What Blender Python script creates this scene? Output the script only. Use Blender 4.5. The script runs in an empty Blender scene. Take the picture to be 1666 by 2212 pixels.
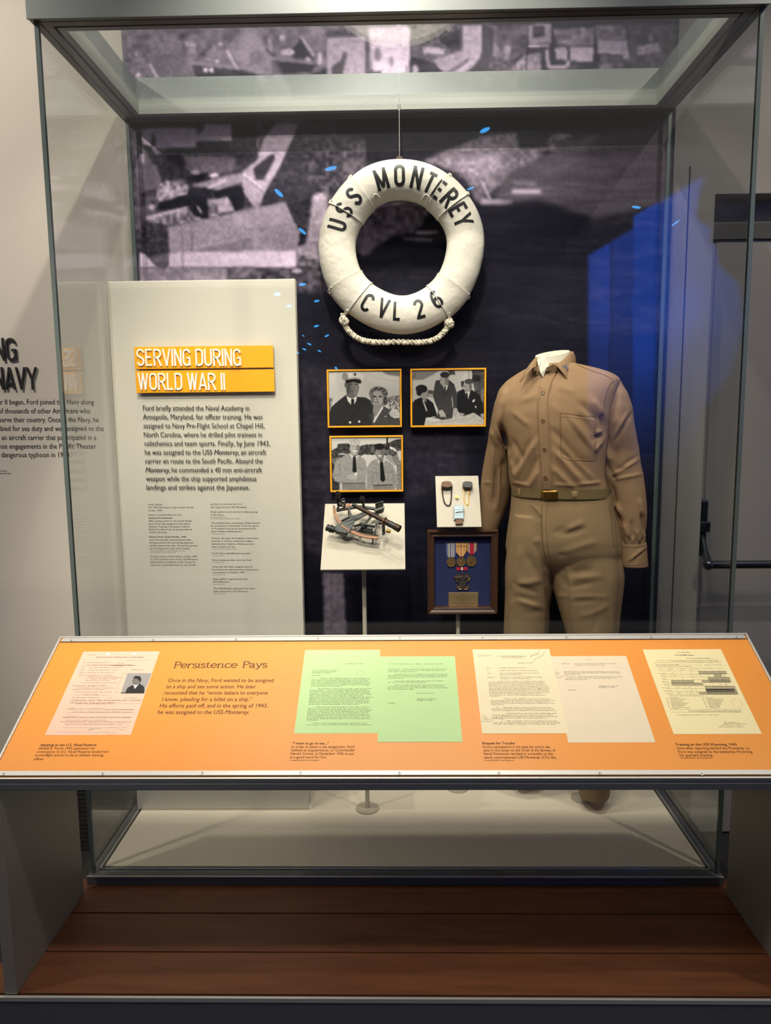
import bpy, bmesh, math, random
import numpy as np
from mathutils import Vector, Matrix
random.seed(7); RNG = np.random.default_rng(11)
SC = bpy.context.scene
COL = SC.collection
PI = math.pi

# ------------------------------------------------------------------ camera
EYE = 1.72                      # lens height above the museum floor, metres
FPX = 1601.8                    # focal length in pixels of the 1666 x 2212 frame
PITCH, YAW, ROLL = .1309, -.0189, .0105
cy_, sy_ = math.cos(YAW), math.sin(YAW); cp_, sp_ = math.cos(PITCH), math.sin(PITCH)
FWD = Vector((sy_*cp_, cy_*cp_, -sp_)); R0 = Vector((cy_, -sy_, 0)); D0 = FWD.cross(R0)
RGT = R0*math.cos(ROLL) + D0*math.sin(ROLL); DWN = -R0*math.sin(ROLL) + D0*math.cos(ROLL)
EYEV = Vector((0, 0, EYE))
cam_d = bpy.data.cameras.new('camera'); cam = bpy.data.objects.new('camera', cam_d); COL.objects.link(cam)
cam_d.sensor_fit = 'VERTICAL'; cam_d.sensor_height = 24; cam_d.lens = FPX*24/2212; cam_d.clip_start = .05
cam.matrix_world = Matrix(((RGT.x, -DWN.x, -FWD.x, 0), (RGT.y, -DWN.y, -FWD.y, 0), (RGT.z, -DWN.z, -FWD.z, EYE), (0, 0, 0, 1)))
SC.camera = cam

# ------------------------------------------------------------------ light of the room
SC.view_settings.view_transform = 'Standard'; SC.view_settings.look = 'None'
SC.view_settings.gamma = 1; SC.view_settings.use_curve_mapping = False
SC.view_settings.exposure = 0.0
W = bpy.data.worlds.new('dim_hall'); SC.world = W; W.use_nodes = True
W.node_tree.nodes['Background'].inputs[0].default_value = (.80, .80, .86, 1)
W.node_tree.nodes['Background'].inputs[1].default_value = .24

def spot(name, loc, target, power, size_deg, blend=.4, radius=.03, col=(1, .86, .68)):
    d = bpy.data.lights.new(name, 'SPOT'); d.energy = power; d.spot_size = math.radians(size_deg); d.spot_blend = blend
    d.shadow_soft_size = radius; d.color = col
    o = bpy.data.objects.new(name, d); COL.objects.link(o); o.location = loc
    o.rotation_euler = (Vector(target)-Vector(loc)).to_track_quat('-Z', 'Y').to_euler()
    return o
WARM = (1, .905, .785)
# track spots in the ceiling just over the front edge of the case
spot('case_spot', (-.62, 2.04, 3.42), (-.60, 2.50, .8), 44, 96, .5, .012, WARM)
spot('case_spot', (-.05, 2.04, 3.42), (.0, 2.55, .9), 40, 96, .5, .012, WARM)
spot('case_spot', (.50, 2.04, 3.42), (.50, 2.55, .9), 36, 96, .5, .012, WARM)
spot('mural_spot', (0, 1.9, 3.9), (0, 2.76, 2.95), 74, 80, .8, .05, WARM)
# track spots over the visitors, aimed at the panel, the ring and the uniform
spot('panel_spot', (-.75, -.5, 3.6), (-.62, 2.4, 1.25), 285, 28, .7, .22, WARM)
spot('ring_spot', (-.15, .55, 3.78), (.0, 2.6, 1.9), 190, 46, .7, .035, WARM)
spot('ring_spot', (-.1, -.5, 4.25), (.0, 2.6, 2.2), 135, 24, .7, .09, WARM)
spot('uniform_spot', (.65, .55, 3.5), (.55, 2.45, 1.5), 36, 40, .7, .04, WARM)
# track spots for the reading rail and the walls
spot('rail_spot', (-.5, .7, 3.6), (-.5, 1.8, 1.0), 96, 60, .7, .09, WARM)
spot('rail_spot', (.7, .7, 3.6), (.6, 1.8, 1.0), 35, 60, .7, .07, WARM)
spot('wall_spot', (-2.0, 1.2, 3.6), (-1.6, 2.76, 2.0), 118, 95, .7, .05, WARM)
spot('door_spot', (1.7, 1.1, 3.7), (1.5, 2.8, 1.3), 82, 80, .6, .03, WARM)
hd = bpy.data.lights.new('hall_fill_light', 'AREA'); hd.shape = 'RECTANGLE'; hd.size = 4; hd.size_y = 2.5; hd.energy = 9; hd.color = WARM  # soft fill added above the hall to lift its ambient light
ho = bpy.data.objects.new('hall_fill_light', hd); COL.objects.link(ho); ho.location = (0, -.6, 4.0); ho.rotation_euler = (math.radians(14), 0, 0)

# ------------------------------------------------------------------ from a picture point to a point of the place
def ray(px, py): return RGT*((px-833)/FPX) + DWN*((py-1106)/FPX) + FWD
def at(px, py, Y):
    v = ray(px, py); return EYEV + v*(Y/v.y)
def on(px, py, plane):          # plane = (point, normal)
    v = ray(px, py); p, n = plane
    return EYEV + v*((p-EYEV).dot(n)/v.dot(n))
def pix(P):
    P = np.asarray(P, float) - np.array([0, 0, EYE])
    z = P @ np.array(FWD); return 833+FPX*(P @ np.array(RGT))/z, 1106+FPX*(P @ np.array(DWN))/z

# ------------------------------------------------------------------ materials
def sl(c): return c/12.92 if c <= .04045 else ((c+.055)/1.055)**2.4
def rgb(r, g, b): return (sl(r/255), sl(g/255), sl(b/255), 1)
def mat(name, col, rough=.5, metal=0, bump=0, bscale=60, bdist=.002, var=0, vscale=8, spec=.5, stretch=(1, 1, 1), coat=0):
    m = bpy.data.materials.new(name); m.use_nodes = True; nt = m.node_tree; b = nt.nodes['Principled BSDF']
    b.inputs['Base Color'].default_value = col; b.inputs['Roughness'].default_value = rough; b.inputs['Metallic'].default_value = metal
    b.inputs['Specular IOR Level'].default_value = spec; b.inputs['Coat Weight'].default_value = coat
    tc = nt.nodes.new('ShaderNodeTexCoord'); mp = nt.nodes.new('ShaderNodeMapping'); mp.inputs['Scale'].default_value = stretch
    nt.links.new(tc.outputs['Object'], mp.inputs['Vector'])
    if var:
        n = nt.nodes.new('ShaderNodeTexNoise'); n.inputs['Scale'].default_value = vscale; n.inputs['Detail'].default_value = 6
        nt.links.new(mp.outputs[0], n.inputs['Vector'])
        mx = nt.nodes.new('ShaderNodeMixRGB'); mx.blend_type = 'MIX'
        mx.inputs[1].default_value = tuple(c*(1-var) for c in col[:3])+(1,); mx.inputs[2].default_value = tuple(min(1, c*(1+var)) for c in col[:3])+(1,)
        nt.links.new(n.outputs['Fac'], mx.inputs[0]); nt.links.new(mx.outputs[0], b.inputs['Base Color'])
    if bump:
        n2 = nt.nodes.new('ShaderNodeTexNoise'); n2.inputs['Scale'].default_value = bscale; n2.inputs['Detail'].default_value = 8
        nt.links.new(mp.outputs[0], n2.inputs['Vector'])
        bp = nt.nodes.new('ShaderNodeBump'); bp.inputs['Strength'].default_value = bump; bp.inputs['Distance'].default_value = bdist
        nt.links.new(n2.outputs['Fac'], bp.inputs['Height']); nt.links.new(bp.outputs[0], b.inputs['Normal'])
    return m
def glass_mat(name, tint=(.965, .975, .97), refl=.04):
    m = bpy.data.materials.new(name); m.use_nodes = True; nt = m.node_tree; nt.nodes.clear()
    out = nt.nodes.new('ShaderNodeOutputMaterial'); mix = nt.nodes.new('ShaderNodeMixShader')
    t = nt.nodes.new('ShaderNodeBsdfTransparent'); t.inputs[0].default_value = tint+(1,)
    g = nt.nodes.new('ShaderNodeBsdfGlossy'); g.inputs['Roughness'].default_value = 0; g.inputs[0].default_value = (.95, .97, 1, 1)
    lw = nt.nodes.new('ShaderNodeLayerWeight'); lw.inputs[0].default_value = .5
    pw = nt.nodes.new('ShaderNodeMath'); pw.operation = 'POWER'; pw.inputs[1].default_value = 5
    ml = nt.nodes.new('ShaderNodeMath'); ml.operation = 'MULTIPLY_ADD'; ml.inputs[1].default_value = 1-refl; ml.inputs[2].default_value = refl
    nt.links.new(lw.outputs['Facing'], pw.inputs[0]); nt.links.new(pw.outputs[0], ml.inputs[0]); nt.links.new(ml.outputs[0], mix.inputs[0])
    nt.links.new(t.outputs[0], mix.inputs[1]); nt.links.new(g.outputs[0], mix.inputs[2]); nt.links.new(mix.outputs[0], out.inputs[0])
    return m
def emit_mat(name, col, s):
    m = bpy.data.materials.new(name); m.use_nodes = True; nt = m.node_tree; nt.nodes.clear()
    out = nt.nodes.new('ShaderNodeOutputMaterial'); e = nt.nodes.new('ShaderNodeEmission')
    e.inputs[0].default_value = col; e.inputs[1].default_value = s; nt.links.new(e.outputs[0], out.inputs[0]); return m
def print_mat(name, rough=.5, grain=.25, gscale=500, spec=.5):     # a printed picture: its colours are stored per point
    m = bpy.data.materials.new(name); m.use_nodes = True; nt = m.node_tree; b = nt.nodes['Principled BSDF']
    a = nt.nodes.new('ShaderNodeVertexColor'); a.layer_name = 'print'
    tc = nt.nodes.new('ShaderNodeTexCoord'); n = nt.nodes.new('ShaderNodeTexNoise'); n.inputs['Scale'].default_value = gscale; n.inputs['Detail'].default_value = 3
    nt.links.new(tc.outputs['Object'], n.inputs['Vector'])
    mr = nt.nodes.new('ShaderNodeMapRange'); mr.inputs['From Min'].default_value = .25; mr.inputs['From Max'].default_value = .75
    mr.inputs['To Min'].default_value = 1-grain; mr.inputs['To Max'].default_value = 1+grain
    nt.links.new(n.outputs['Fac'], mr.inputs[0])
    mx = nt.nodes.new('ShaderNodeMixRGB'); mx.blend_type = 'MULTIPLY'; mx.inputs[0].default_value = 1
    nt.links.new(a.outputs[0], mx.inputs[1]); nt.links.new(mr.outputs[0], mx.inputs[2]); nt.links.new(mx.outputs[0], b.inputs['Base Color'])
    b.inputs['Roughness'].default_value = rough; b.inputs['Specular IOR Level'].default_value = spec
    return m
M = {}
M['cream'] = mat('cream_wall_paint', rgb(214, 206, 192), .85, var=.03, vscale=2, bump=.15, bscale=300)
M['greywall'] = mat('grey_wall_paint', rgb(150, 145, 138), .75, var=.03, vscale=2, bump=.12, bscale=300)
M['door'] = mat('grey_door_paint', rgb(142, 138, 133), .55, bump=.06, bscale=200)
M['jamb'] = mat('dark_door_frame', rgb(74, 71, 66), .5)
M['carpet'] = mat('charcoal_carpet', rgb(40, 38, 38), .95, bump=.8, bscale=900, var=.3, vscale=400)
M['ribbed'] = mat('black_ribbed_base', rgb(40, 37, 34), .6, bump=1, bscale=240, var=.5, vscale=120, stretch=(.12, 1, 1.6))
M['silver'] = mat('silver_grey_enamel', rgb(114, 121, 119), .4, metal=.25, bump=.03, bscale=900)
M['darkbar'] = mat('bronze_grey_extrusion', rgb(92, 86, 79), .4, metal=.4)
M['gasket'] = mat('black_gasket', rgb(16, 16, 17), .5)
M['inlip'] = mat('light_grey_lip', rgb(132, 136, 130), .5)
M['glass'] = glass_mat('case_glass')
M['acrylic'] = glass_mat('clear_acrylic', (.985, .985, .98), .03)
M['gedge'] = mat('green_glass_edge', rgb(98, 110, 106), .25, spec=.6)
M['deck'] = mat('cream_deck_board', rgb(234, 223, 200), .7, var=.02, vscale=6)
M['wood'] = mat('red_brown_stained_wood', rgb(108, 66, 42), .5, spec=.25, var=.45, vscale=5, stretch=(1, 9, 9), bump=.15, bscale=40)
M['graphite'] = mat('graphite_grey_laminate', rgb(92, 93, 98), .45, bump=.03, bscale=400)
M['legpanel'] = mat('warm_grey_laminate', rgb(138, 131, 121), .42, bump=.03, bscale=400)
M['alu'] = mat('brushed_aluminium', rgb(196, 195, 188), .42, metal=.45)
M['orange'] = mat('orange_graphic_print', rgb(226, 145, 52), .42, var=.015, vscale=3)
M['yellow'] = mat('amber_band', rgb(247, 172, 20), .45)
M['ink'] = mat('black_ink', rgb(30, 28, 27), .7)
M['brownink'] = mat('brown_black_ink', rgb(62, 38, 20), .7)
M['typeink'] = mat('typewriter_ink', rgb(52, 50, 46), .8)
M['redink'] = mat('faded_red_ink', rgb(205, 130, 105), .8)
M['panelwhite'] = mat('warm_white_board', rgb(232, 228, 214), .5, var=.01, vscale=3)
M['white'] = mat('white_acrylic', rgb(246, 243, 234), .4)
M['ringwhite'] = mat('old_white_paint', rgb(226, 221, 206), .45, var=.07, vscale=9, bump=.6, bscale=20, bdist=.009)
M['ringblack'] = mat('black_letter_paint', rgb(24, 24, 25), .45, bump=.2, bscale=60)
M['rope'] = mat('cream_cotton_rope', rgb(205, 198, 178), .85, bump=.6, bscale=400)
M['steel'] = mat('dull_steel', rgb(140, 140, 138), .35, metal=.8)
M['black'] = mat('black_enamel', rgb(22, 24, 24), .35, spec=.5)
M['sexframe'] = mat('dark_green_black_lacquer', rgb(36, 42, 40), .38)
M['bronze'] = mat('worn_bronze', rgb(128, 92, 66), .42, metal=.45, var=.25, vscale=60)
M['bronzedark'] = mat('dark_worn_bronze', rgb(64, 46, 34), .4, metal=.5, var=.3, vscale=60)
M['brass'] = mat('bright_brass', rgb(205, 168, 92), .3, metal=.9)
M['mirror'] = mat('pale_mirror', rgb(190, 185, 170), .12, metal=.9)
M['standwhite'] = mat('cream_stand_enamel', rgb(186, 178, 160), .5)
M['framewood'] = mat('dark_walnut_moulding', rgb(72, 46, 32), .36, var=.3, vscale=14, stretch=(3, 3, 3), coat=.15)
M['navy'] = mat('navy_felt', rgb(36, 44, 88), .95, bump=.3, bscale=900)
M['plaque'] = mat('aged_brass_plate', rgb(196, 168, 120), .4, metal=.7, var=.12, vscale=30)
M['medal'] = mat('old_gold_medal', rgb(150, 122, 76), .42, metal=.7, var=.2, vscale=300, bump=.8, bscale=260)
M['pewter'] = mat('dark_pewter', rgb(116, 106, 94), .4, metal=.8, bump=.5, bscale=300)
M['chrome'] = mat('polished_chrome', rgb(104, 108, 116), .2, metal=.95)
M['zip'] = mat('brushed_silver_steel', rgb(128, 142, 150), .3, metal=.85, bump=.3, bscale=200, stretch=(6, 1, 1))
M['brownmount'] = mat('brown_leatherette', rgb(112, 82, 62), .7, var=.15, vscale=200)
M['darkmount'] = mat('black_mount', rgb(30, 30, 30), .45)
M['clear'] = M['acrylic']
M['khaki'] = mat('khaki_cotton_shirting', rgb(150, 121, 90), .82, bump=.25, bscale=700, var=.05, vscale=14, spec=.25)
M['trouser'] = mat('khaki_drill_cloth', rgb(143, 119, 88), .85, bump=.25, bscale=600, var=.06, vscale=12, spec=.2)
M['nickel'] = mat('dull_nickel', rgb(176, 172, 162), .35, metal=.5)
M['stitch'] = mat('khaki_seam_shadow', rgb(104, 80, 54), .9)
M['web'] = mat('olive_cotton_webbing', rgb(120, 101, 62), .85, bump=1, bscale=300, stretch=(6, 6, .4))
M['buckle'] = mat('worn_brass_buckle', rgb(146, 108, 52), .28, metal=.9)
M['button'] = mat('brown_horn_button', rgb(112, 84, 56), .4)
M['form'] = mat('ivory_mannequin_form', rgb(212, 206, 188), .6)

# ------------------------------------------------------------------ building helpers
class MB:
    """gathers shapes into one mesh"""
    def __init__(s): s.v = []; s.f = []; s.mi = []; s.sm = []
    def add(s, vs, fs, mi=0, smooth=False):
        o = len(s.v); s.v += [tuple(v) for v in vs]
        for f in fs: s.f.append(tuple(o+i for i in f)); s.mi.append(mi); s.sm.append(smooth)
        return s
    def box(s, x0, x1, y0, y1, z0, z1, mi=0, T=None):
        vs = [Vector((x, y, z)) for x in (x0, x1) for y in (y0, y1) for z in (z0, z1)]
        if T is not None: vs = [T @ v for v in vs]
        return s.add(vs, [(0, 1, 3, 2), (4, 6, 7, 5), (0, 4, 5, 1), (2, 3, 7, 6), (0, 2, 6, 4), (1, 5, 7, 3)], mi)
    def prism(s, poly, vec, mi=0, smooth=False):       # poly: 3D points, pushed along vec
        n = len(poly); vec = Vector(vec); a = [Vector(p) for p in poly]; b = [p+vec for p in a]
        nrm = Vector()
        for i in range(n): nrm += a[i].cross(a[(i+1) % n])
        fl = nrm.dot(vec) > 0
        fs = [tuple(range(n-1, -1, -1)) if fl else tuple(range(n)), tuple(range(n, 2*n)) if fl else tuple(range(2*n-1, n-1, -1))]
        for i in range(n):
            j = (i+1) % n; fs.append((i, j, n+j, n+i) if fl else (j, i, n+i, n+j))
        return s.add(a+b, fs, mi, smooth)
    def loft(s, rings, mi=0, smooth=True, caps=True, closed=False, cyc=True):
        n = len(rings[0]); vs = [p for r in rings for p in r]; fs = []; m = len(rings)
        for i in range(m if closed else m-1):
            k = (i+1) % m
            for j in range(n if cyc else n-1):
                l = (j+1) % n; fs.append((i*n+j, i*n+l, k*n+l, k*n+j))
        s.add(vs, fs, mi, smooth)
        if caps and not closed and cyc:
            s.add(rings[0], [tuple(range(n-1, -1, -1))], mi); s.add(rings[-1], [tuple(range(n))], mi)
        return s
    def tube(s, pts, r, n=10, mi=0, closed=False, caps=True, smooth=True):
        pts = [Vector(p) for p in pts]; m = len(pts); rs = r if isinstance(r, (list, tuple)) else [r]*m
        rings = []; up = None
        for i, p in enumerate(pts):
            a = pts[i-1] if (i or closed) else p; b = pts[(i+1) % m] if (i < m-1 or closed) else p
            t = (b-a).normalized()
            if up is None: up = t.orthogonal().normalized()
            up = (up - t*up.dot(t)).normalized(); w = t.cross(up)
            rings.append([p + up*(rs[i]*math.cos(2*PI*k/n)) + w*(rs[i]*math.sin(2*PI*k/n)) for k in range(n)])
        return s.loft(rings, mi, smooth, caps, closed)
    def cyl(s, p, q, r, n=20, mi=0, r2=None):
        return s.tube([p, q], [r, r if r2 is None else r2], n, mi)
    def disc(s, c, nrm, r, h, n=28, mi=0):
        c = Vector(c); nrm = Vector(nrm).normalized(); return s.cyl(c, c+nrm*h, r, n, mi)
    def ball(s, c, r, n=12, mi=0, sc=(1, 1, 1), T=None):
        rings = []; c = Vector(c)
        for i in range(1, n//2+2):
            th = PI*(i-.5)/(n//2+1); ring = []
            for k in range(n):
                v = Vector((math.sin(th)*math.cos(2*PI*k/n)*sc[0], math.sin(th)*math.sin(2*PI*k/n)*sc[1], math.cos(th)*sc[2]))*r
                ring.append(c + (T @ v if T is not None else v))
            rings.append(ring)
        rings.reverse(); return s.loft(rings, mi)
    def build(s, name, mats, parent=None, bevel=0, seg=2, kind=None, label=None):
        me = bpy.data.meshes.new(name); me.from_pydata([tuple(v) for v in s.v], [], s.f)
        for m in (mats if isinstance(mats, (list, tuple)) else [mats]): me.materials.append(m)
        me.polygons.foreach_set('material_index', s.mi); me.polygons.foreach_set('use_smooth', s.sm); me.update()
        o = bpy.data.objects.new(name, me); COL.objects.link(o)
        if parent is not None: put_under(o, parent)
        if bevel:
            b = o.modifiers.new('bevel', 'BEVEL'); b.width = bevel; b.segments = seg; b.limit_method = 'ANGLE'; b.angle_limit = math.radians(35)
        if kind: o['kind'] = kind
        if label: o['label'] = label
        return o
def chain_loc(p):
    v = Vector()
    while p is not None: v += Vector(p['base']) if 'base' in p else Vector(); p = p.parent
    return v
def put_under(o, parent):       # geometry is given in room coordinates: shift it to the parent's base
    o.parent = parent
    off = chain_loc(parent)
    if off.length:
        o.data.transform(Matrix.Translation(-off))
def thing(name, label, cat, loc, group=None):
    o = bpy.data.objects.new(name, None); COL.objects.link(o); o.location = loc; o['base'] = tuple(loc); o.empty_display_size = .05
    o['label'] = label; o['category'] = cat
    if group: o['group'] = group
    return o
def tag(o, label, cat, group=None):
    o['label'] = label; o['category'] = cat
    if group: o['group'] = group
    return o
def dup(o, delta, parent=None):
    c = o.copy(); COL.objects.link(c); c.location = o.location + Vector(delta)
    if parent is not None: c.parent = parent
    return c
def plane_frame(p, u, v):       # local frame of a flat surface: u along, v up, n out
    u = Vector(u).normalized(); n = u.cross(Vector(v)).normalized(); v = n.cross(u)
    return Vector(p), u, v, n

# ------------------------------------------------------------------ lettering
_tc = {}
def glyphs(body, bold=0., shear=0., res=2, extr=0.):
    key = (body, bold, shear, res, extr)
    if key in _tc: return _tc[key]
    cu = bpy.data.curves.new('lettering', 'FONT'); cu.body = body; cu.resolution_u = res; cu.offset = bold; cu.shear = shear
    cu.extrude = extr; cu.fill_mode = 'BOTH' if extr else 'FRONT'
    o = bpy.data.objects.new('lettering', cu); COL.objects.link(o)
    dg = bpy.context.evaluated_depsgraph_get(); dg.update()
    me = bpy.data.meshes.new_from_object(o.evaluated_get(dg))
    vs = [v.co.copy() for v in me.vertices]; fs = [tuple(p.vertices) for p in me.polygons]
    bpy.data.objects.remove(o); bpy.data.curves.remove(cu); bpy.data.meshes.remove(me)
    _tc[key] = (vs, fs); return vs, fs
def width_of(vs): 
    return (min(v.x for v in vs), max(v.x for v in vs)) if vs else (0, 0)
def run(text, bold=0., shear=0., res=2, extr=0.):       # a line in which *stars* mark italics
    V, Fc, x = [], [], 0
    for k, seg in enumerate(text.split('*')):
        if not seg: continue
        a, b = glyphs(seg.strip() or '.', bold, shear + (.28 if k % 2 else 0), res, extr)
        lead = .28*(len(seg)-len(seg.lstrip())); tail = .28*(len(seg)-len(seg.rstrip()))
        mn, mx = width_of(a); x += lead; o = len(V)
        V += [Vector((v.x-mn+x, v.y, v.z)) for v in a]; Fc += [tuple(o+i for i in f) for f in b]
        x += (mx-mn) + tail + .02
    return V, Fc
CAPH = .0
def text_line(mb, text, p0, p1, cap, fr, lift, mi=0, bold=0., res=2, extr=0., shear=0.):
    """writes a line on a flat surface from point p0 to p1 (on the surface); cap = height of capitals"""
    global CAPH
    if not CAPH:
        a, _ = glyphs('H'); CAPH = max(v.y for v in a)-min(v.y for v in a)
    V, Fc = run(text, 0, shear, res, extr/cap*CAPH if extr else 0)
    if not V: return
    if bold:            # bolder: the same strokes laid twice, a hair apart
        m = len(V); V = [Vector((q.x, q.y, q.z)) for q in V] + [Vector((q.x+bold*2.2, q.y, q.z+.0004)) for q in V]; Fc = Fc + [tuple(m+i for i in f) for f in Fc]
    mx = max(v.x for v in V); P, u, v_, n = fr; d = Vector(p1)-Vector(p0); L = d.dot(u); s = cap/CAPH
    mb.add([Vector(p0) + d*(q.x/mx) + v_*(q.y*s) + n*(lift + q.z*s) for q in V], Fc, mi)
def frame_plane(fr): return (fr[0], fr[3])

# ------------------------------------------------------------------ printed pictures
class Canvas:
    def __init__(s, x0, y0, x1, y1, step, base):
        s.x0, s.y0, s.st = x0, y0, step; s.w = int((x1-x0)/step)+1; s.h = int((y1-y0)/step)+1
        s.a = np.full((s.h, s.w), base, float); s.T = (0, 0, 1)
    def at(s, ox, oy, k): s.T = (ox, oy, k); return s
    def xy(s, pts):
        ox, oy, k = s.T; p = np.array(pts, float); return np.stack([(ox+p[:, 0]/k-s.x0)/s.st, (oy+p[:, 1]/k-s.y0)/s.st], 1)
    def mask(s, pts, blur):
        p = s.xy(pts); m = np.zeros((s.h, s.w)); yy = np.arange(s.h); xx = np.arange(s.w)
        n = len(p); ins = np.zeros((s.h, s.w), bool)
        y0, y1 = max(0, int(p[:, 1].min())), min(s.h, int(p[:, 1].max())+2)
        if y1 <= y0: return m
        Y, X = np.meshgrid(np.arange(y0, y1), xx, indexing='ij'); sub = np.zeros(Y.shape, bool)
        for i in range(n):
            (ax, ay), (bx, by) = p[i], p[(i+1) % n]
            if ay == by: continue
            c = ((ay > Y) != (by > Y)); sub ^= c & (X < (bx-ax)*(Y-ay)/(by-ay)+ax)
        ins[y0:y1] = sub; m[ins] = 1
        return s.soft(m, blur)
    def soft(s, m, b):
        for _ in range(int(round(b))):
            m = (m + np.roll(m, 1, 0) + np.roll(m, -1, 0))/3; m = (m + np.roll(m, 1, 1) + np.roll(m, -1, 1))/3
        return m
    def put(s, v, m, nz=0, ns=3):
        val = v + (s.noise(ns, ns)*nz if nz else 0); s.a = s.a*(1-m) + val*m
    def pg(s, v, pts, b=1, nz=0, ns=3): s.put(v, s.mask(pts, b), nz, ns); return s
    def el(s, v, cx, cy, rx, ry, b=1, nz=0, rot=0):
        c, q = math.cos(rot), math.sin(rot)
        return s.pg(v, [(cx+rx*math.cos(t)*c-ry*math.sin(t)*q, cy+rx*math.cos(t)*q+ry*math.sin(t)*c) for t in np.linspace(0, 2*PI, 22)[:-1]], b, nz)
    def ln(s, v, w, pts, b=1, nz=0):
        for (ax, ay), (bx, by) in zip(pts[:-1], pts[1:]):
            L = math.hypot(bx-ax, by-ay) or 1; dx, dy = -(by-ay)/L*w/2, (bx-ax)/L*w/2
            s.pg(v, [(ax+dx, ay+dy), (bx+dx, by+dy), (bx-dx, by-dy), (ax-dx, ay-dy)], b, nz)
        return s
    def noise(s, sx, sy):
        gw, gh = int(s.w/sx)+3, int(s.h/sy)+3; g = RNG.random((gh, gw))
        X = np.arange(s.w)/sx; Y = np.arange(s.h)/sy; ix = X.astype(int); iy = Y.astype(int); fx = X-ix; fy = (Y-iy)[:, None]
        fx = fx*fx*(3-2*fx); fy = fy*fy*(3-2*fy)
        a = g[iy][:, ix]*(1-fx)+g[iy][:, ix+1]*fx; b = g[iy+1][:, ix]*(1-fx)+g[iy+1][:, ix+1]*fx
        return (a*(1-fy)+b*fy)*2-1
    def sample(s, px, py):
        x = np.clip((px-s.x0)/s.st, 0, s.w-1.001); y = np.clip((py-s.y0)/s.st, 0, s.h-1.001)
        i = x.astype(int); j = y.astype(int); fx = x-i; fy = y-j; a = s.a
        return a[j, i]*(1-fx)*(1-fy)+a[j, i+1]*fx*(1-fy)+a[j+1, i]*(1-fx)*fy+a[j+1, i+1]*fx*fy
def print_mesh(name, A, B, C, D, nu, nv, vals, tint, m, parent=None):
    """a flat print with corners A (top left) B (top right) C (bottom right) D (bottom left); vals: nv x nu greys 0..1"""
    A, B, C, D = (np.array(p) for p in (A, B, C, D)); u = np.linspace(0, 1, nu)[None, :, None]; v = np.linspace(0, 1, nv)[:, None, None]
    P = (A*(1-u)+B*u)*(1-v) + (D*(1-u)+C*u)*v
    i = np.arange(nv-1)[:, None]*nu + np.arange(nu-1)[None, :]
    F = np.stack([i, i+nu, i+nu+1, i+1], -1).reshape(-1, 4)
    me = bpy.data.meshes.new(name); me.from_pydata(P.reshape(-1, 3).tolist(), [], F.tolist()); me.materials.append(m)
    at_ = me.color_attributes.new('print', 'FLOAT_COLOR', 'POINT')
    c = tint(np.clip(vals, 0, 1).reshape(-1)); c = np.where(c <= .04045, c/12.92, ((c+.055)/1.055)**2.4)
    at_.data.foreach_set('color', np.concatenate([c, np.ones((len(c), 1))], 1).astype(np.float32).ravel())
    o = bpy.data.objects.new(name, me); COL.objects.link(o)
    if parent is not None: put_under(o, parent)
    return o
# block and serif letters drawn with a broad pen: each stroke is a line of points in a box one capital high
def _arc(cx, cy, rx, ry, a0, a1, n=9): return [(cx+rx*math.cos(math.radians(a0+(a1-a0)*k/n)), cy+ry*math.sin(math.radians(a0+(a1-a0)*k/n))) for k in range(n+1)]
PEN = {
 'S': [_arc(.23, .77, .23, .23, 8, 180)+[(.0, .70), (.05, .60), (.23, .50), (.41, .39), (.46, .29)]+_arc(.23, .23, .23, .23, 0, -172)], 'E': [[(.42, 1), (0, 1), (0, 0), (.42, 0)], [(0, .51), (.35, .51)]],
 'R': [[(0, 0), (0, 1), (.22, 1)]+_arc(.22, .745, .24, .255, 90, -90)+[(0, .49)], [(.21, .49), (.47, 0)]], 'V': [[(0, 1), (.23, 0)], [(.25, 0), (.48, 1)]], 'I': [[(0, 0), (0, 1)]], 'N': [[(0, 0), (0, 1)], [(.0, 1), (.44, 0)], [(.44, 0), (.44, 1)]],
 'G': [_arc(.23, .77, .23, .23, 5, 180)+_arc(.23, .23, .23, .23, 180, 360)+[(.46, .47), (.25, .47)], [(.46, .2), (.46, -.02)]], 'D': [[(0, 0), (0, 1), (.22, 1)]+_arc(.22, .77, .24, .23, 90, 0)+_arc(.22, .23, .24, .23, 0, -90)+[(0, 0)]],
 'U': [[(0, 1)]+_arc(.23, .23, .23, .23, 180, 360)+[(.46, 1)]], 'W': [[(0, 1), (.16, 0)], [(.18, 0), (.32, 1)], [(.34, 1), (.48, 0)], [(.50, 0), (.66, 1)]], 'O': [_arc(.23, .77, .23, .23, 90, 180)+_arc(.23, .23, .23, .23, 180, 360)+_arc(.23, .77, .23, .23, 0, 90)],
 'L': [[(0, 1), (0, 0), (.38, 0)]], 'A': [[(0, 0), (.24, 1)], [(.26, 1), (.5, 0)], [(.09, .24), (.41, .24)]], 'Y': [[(0, 1), (.25, .42)], [(.25, .42), (.5, 1)], [(.25, .47), (.25, 0)]], 'T': [[(0, 1), (.48, 1)], [(.24, 1), (.24, 0)]], 'M': [[(0, 0), (0, 1)], [(0, 1), (.28, .05)], [(.30, .05), (.58, 1)], [(.58, 0), (.58, 1)]],
 'C': [_arc(.23, .74, .25, .26, 15, 180)+_arc(.23, .26, .25, .26, 180, 345)], '2': [_arc(.23, .74, .24, .26, 170, -20)+[(.36, .50), (.0, 0), (.49, 0)]], '6': [[(.42, .90), (.30, 1.0), (.17, .97), (.05, .8), (-.01, .55)]+_arc(.23, .28, .24, .28, 180, 540, 16)]}
_f = .048
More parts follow.
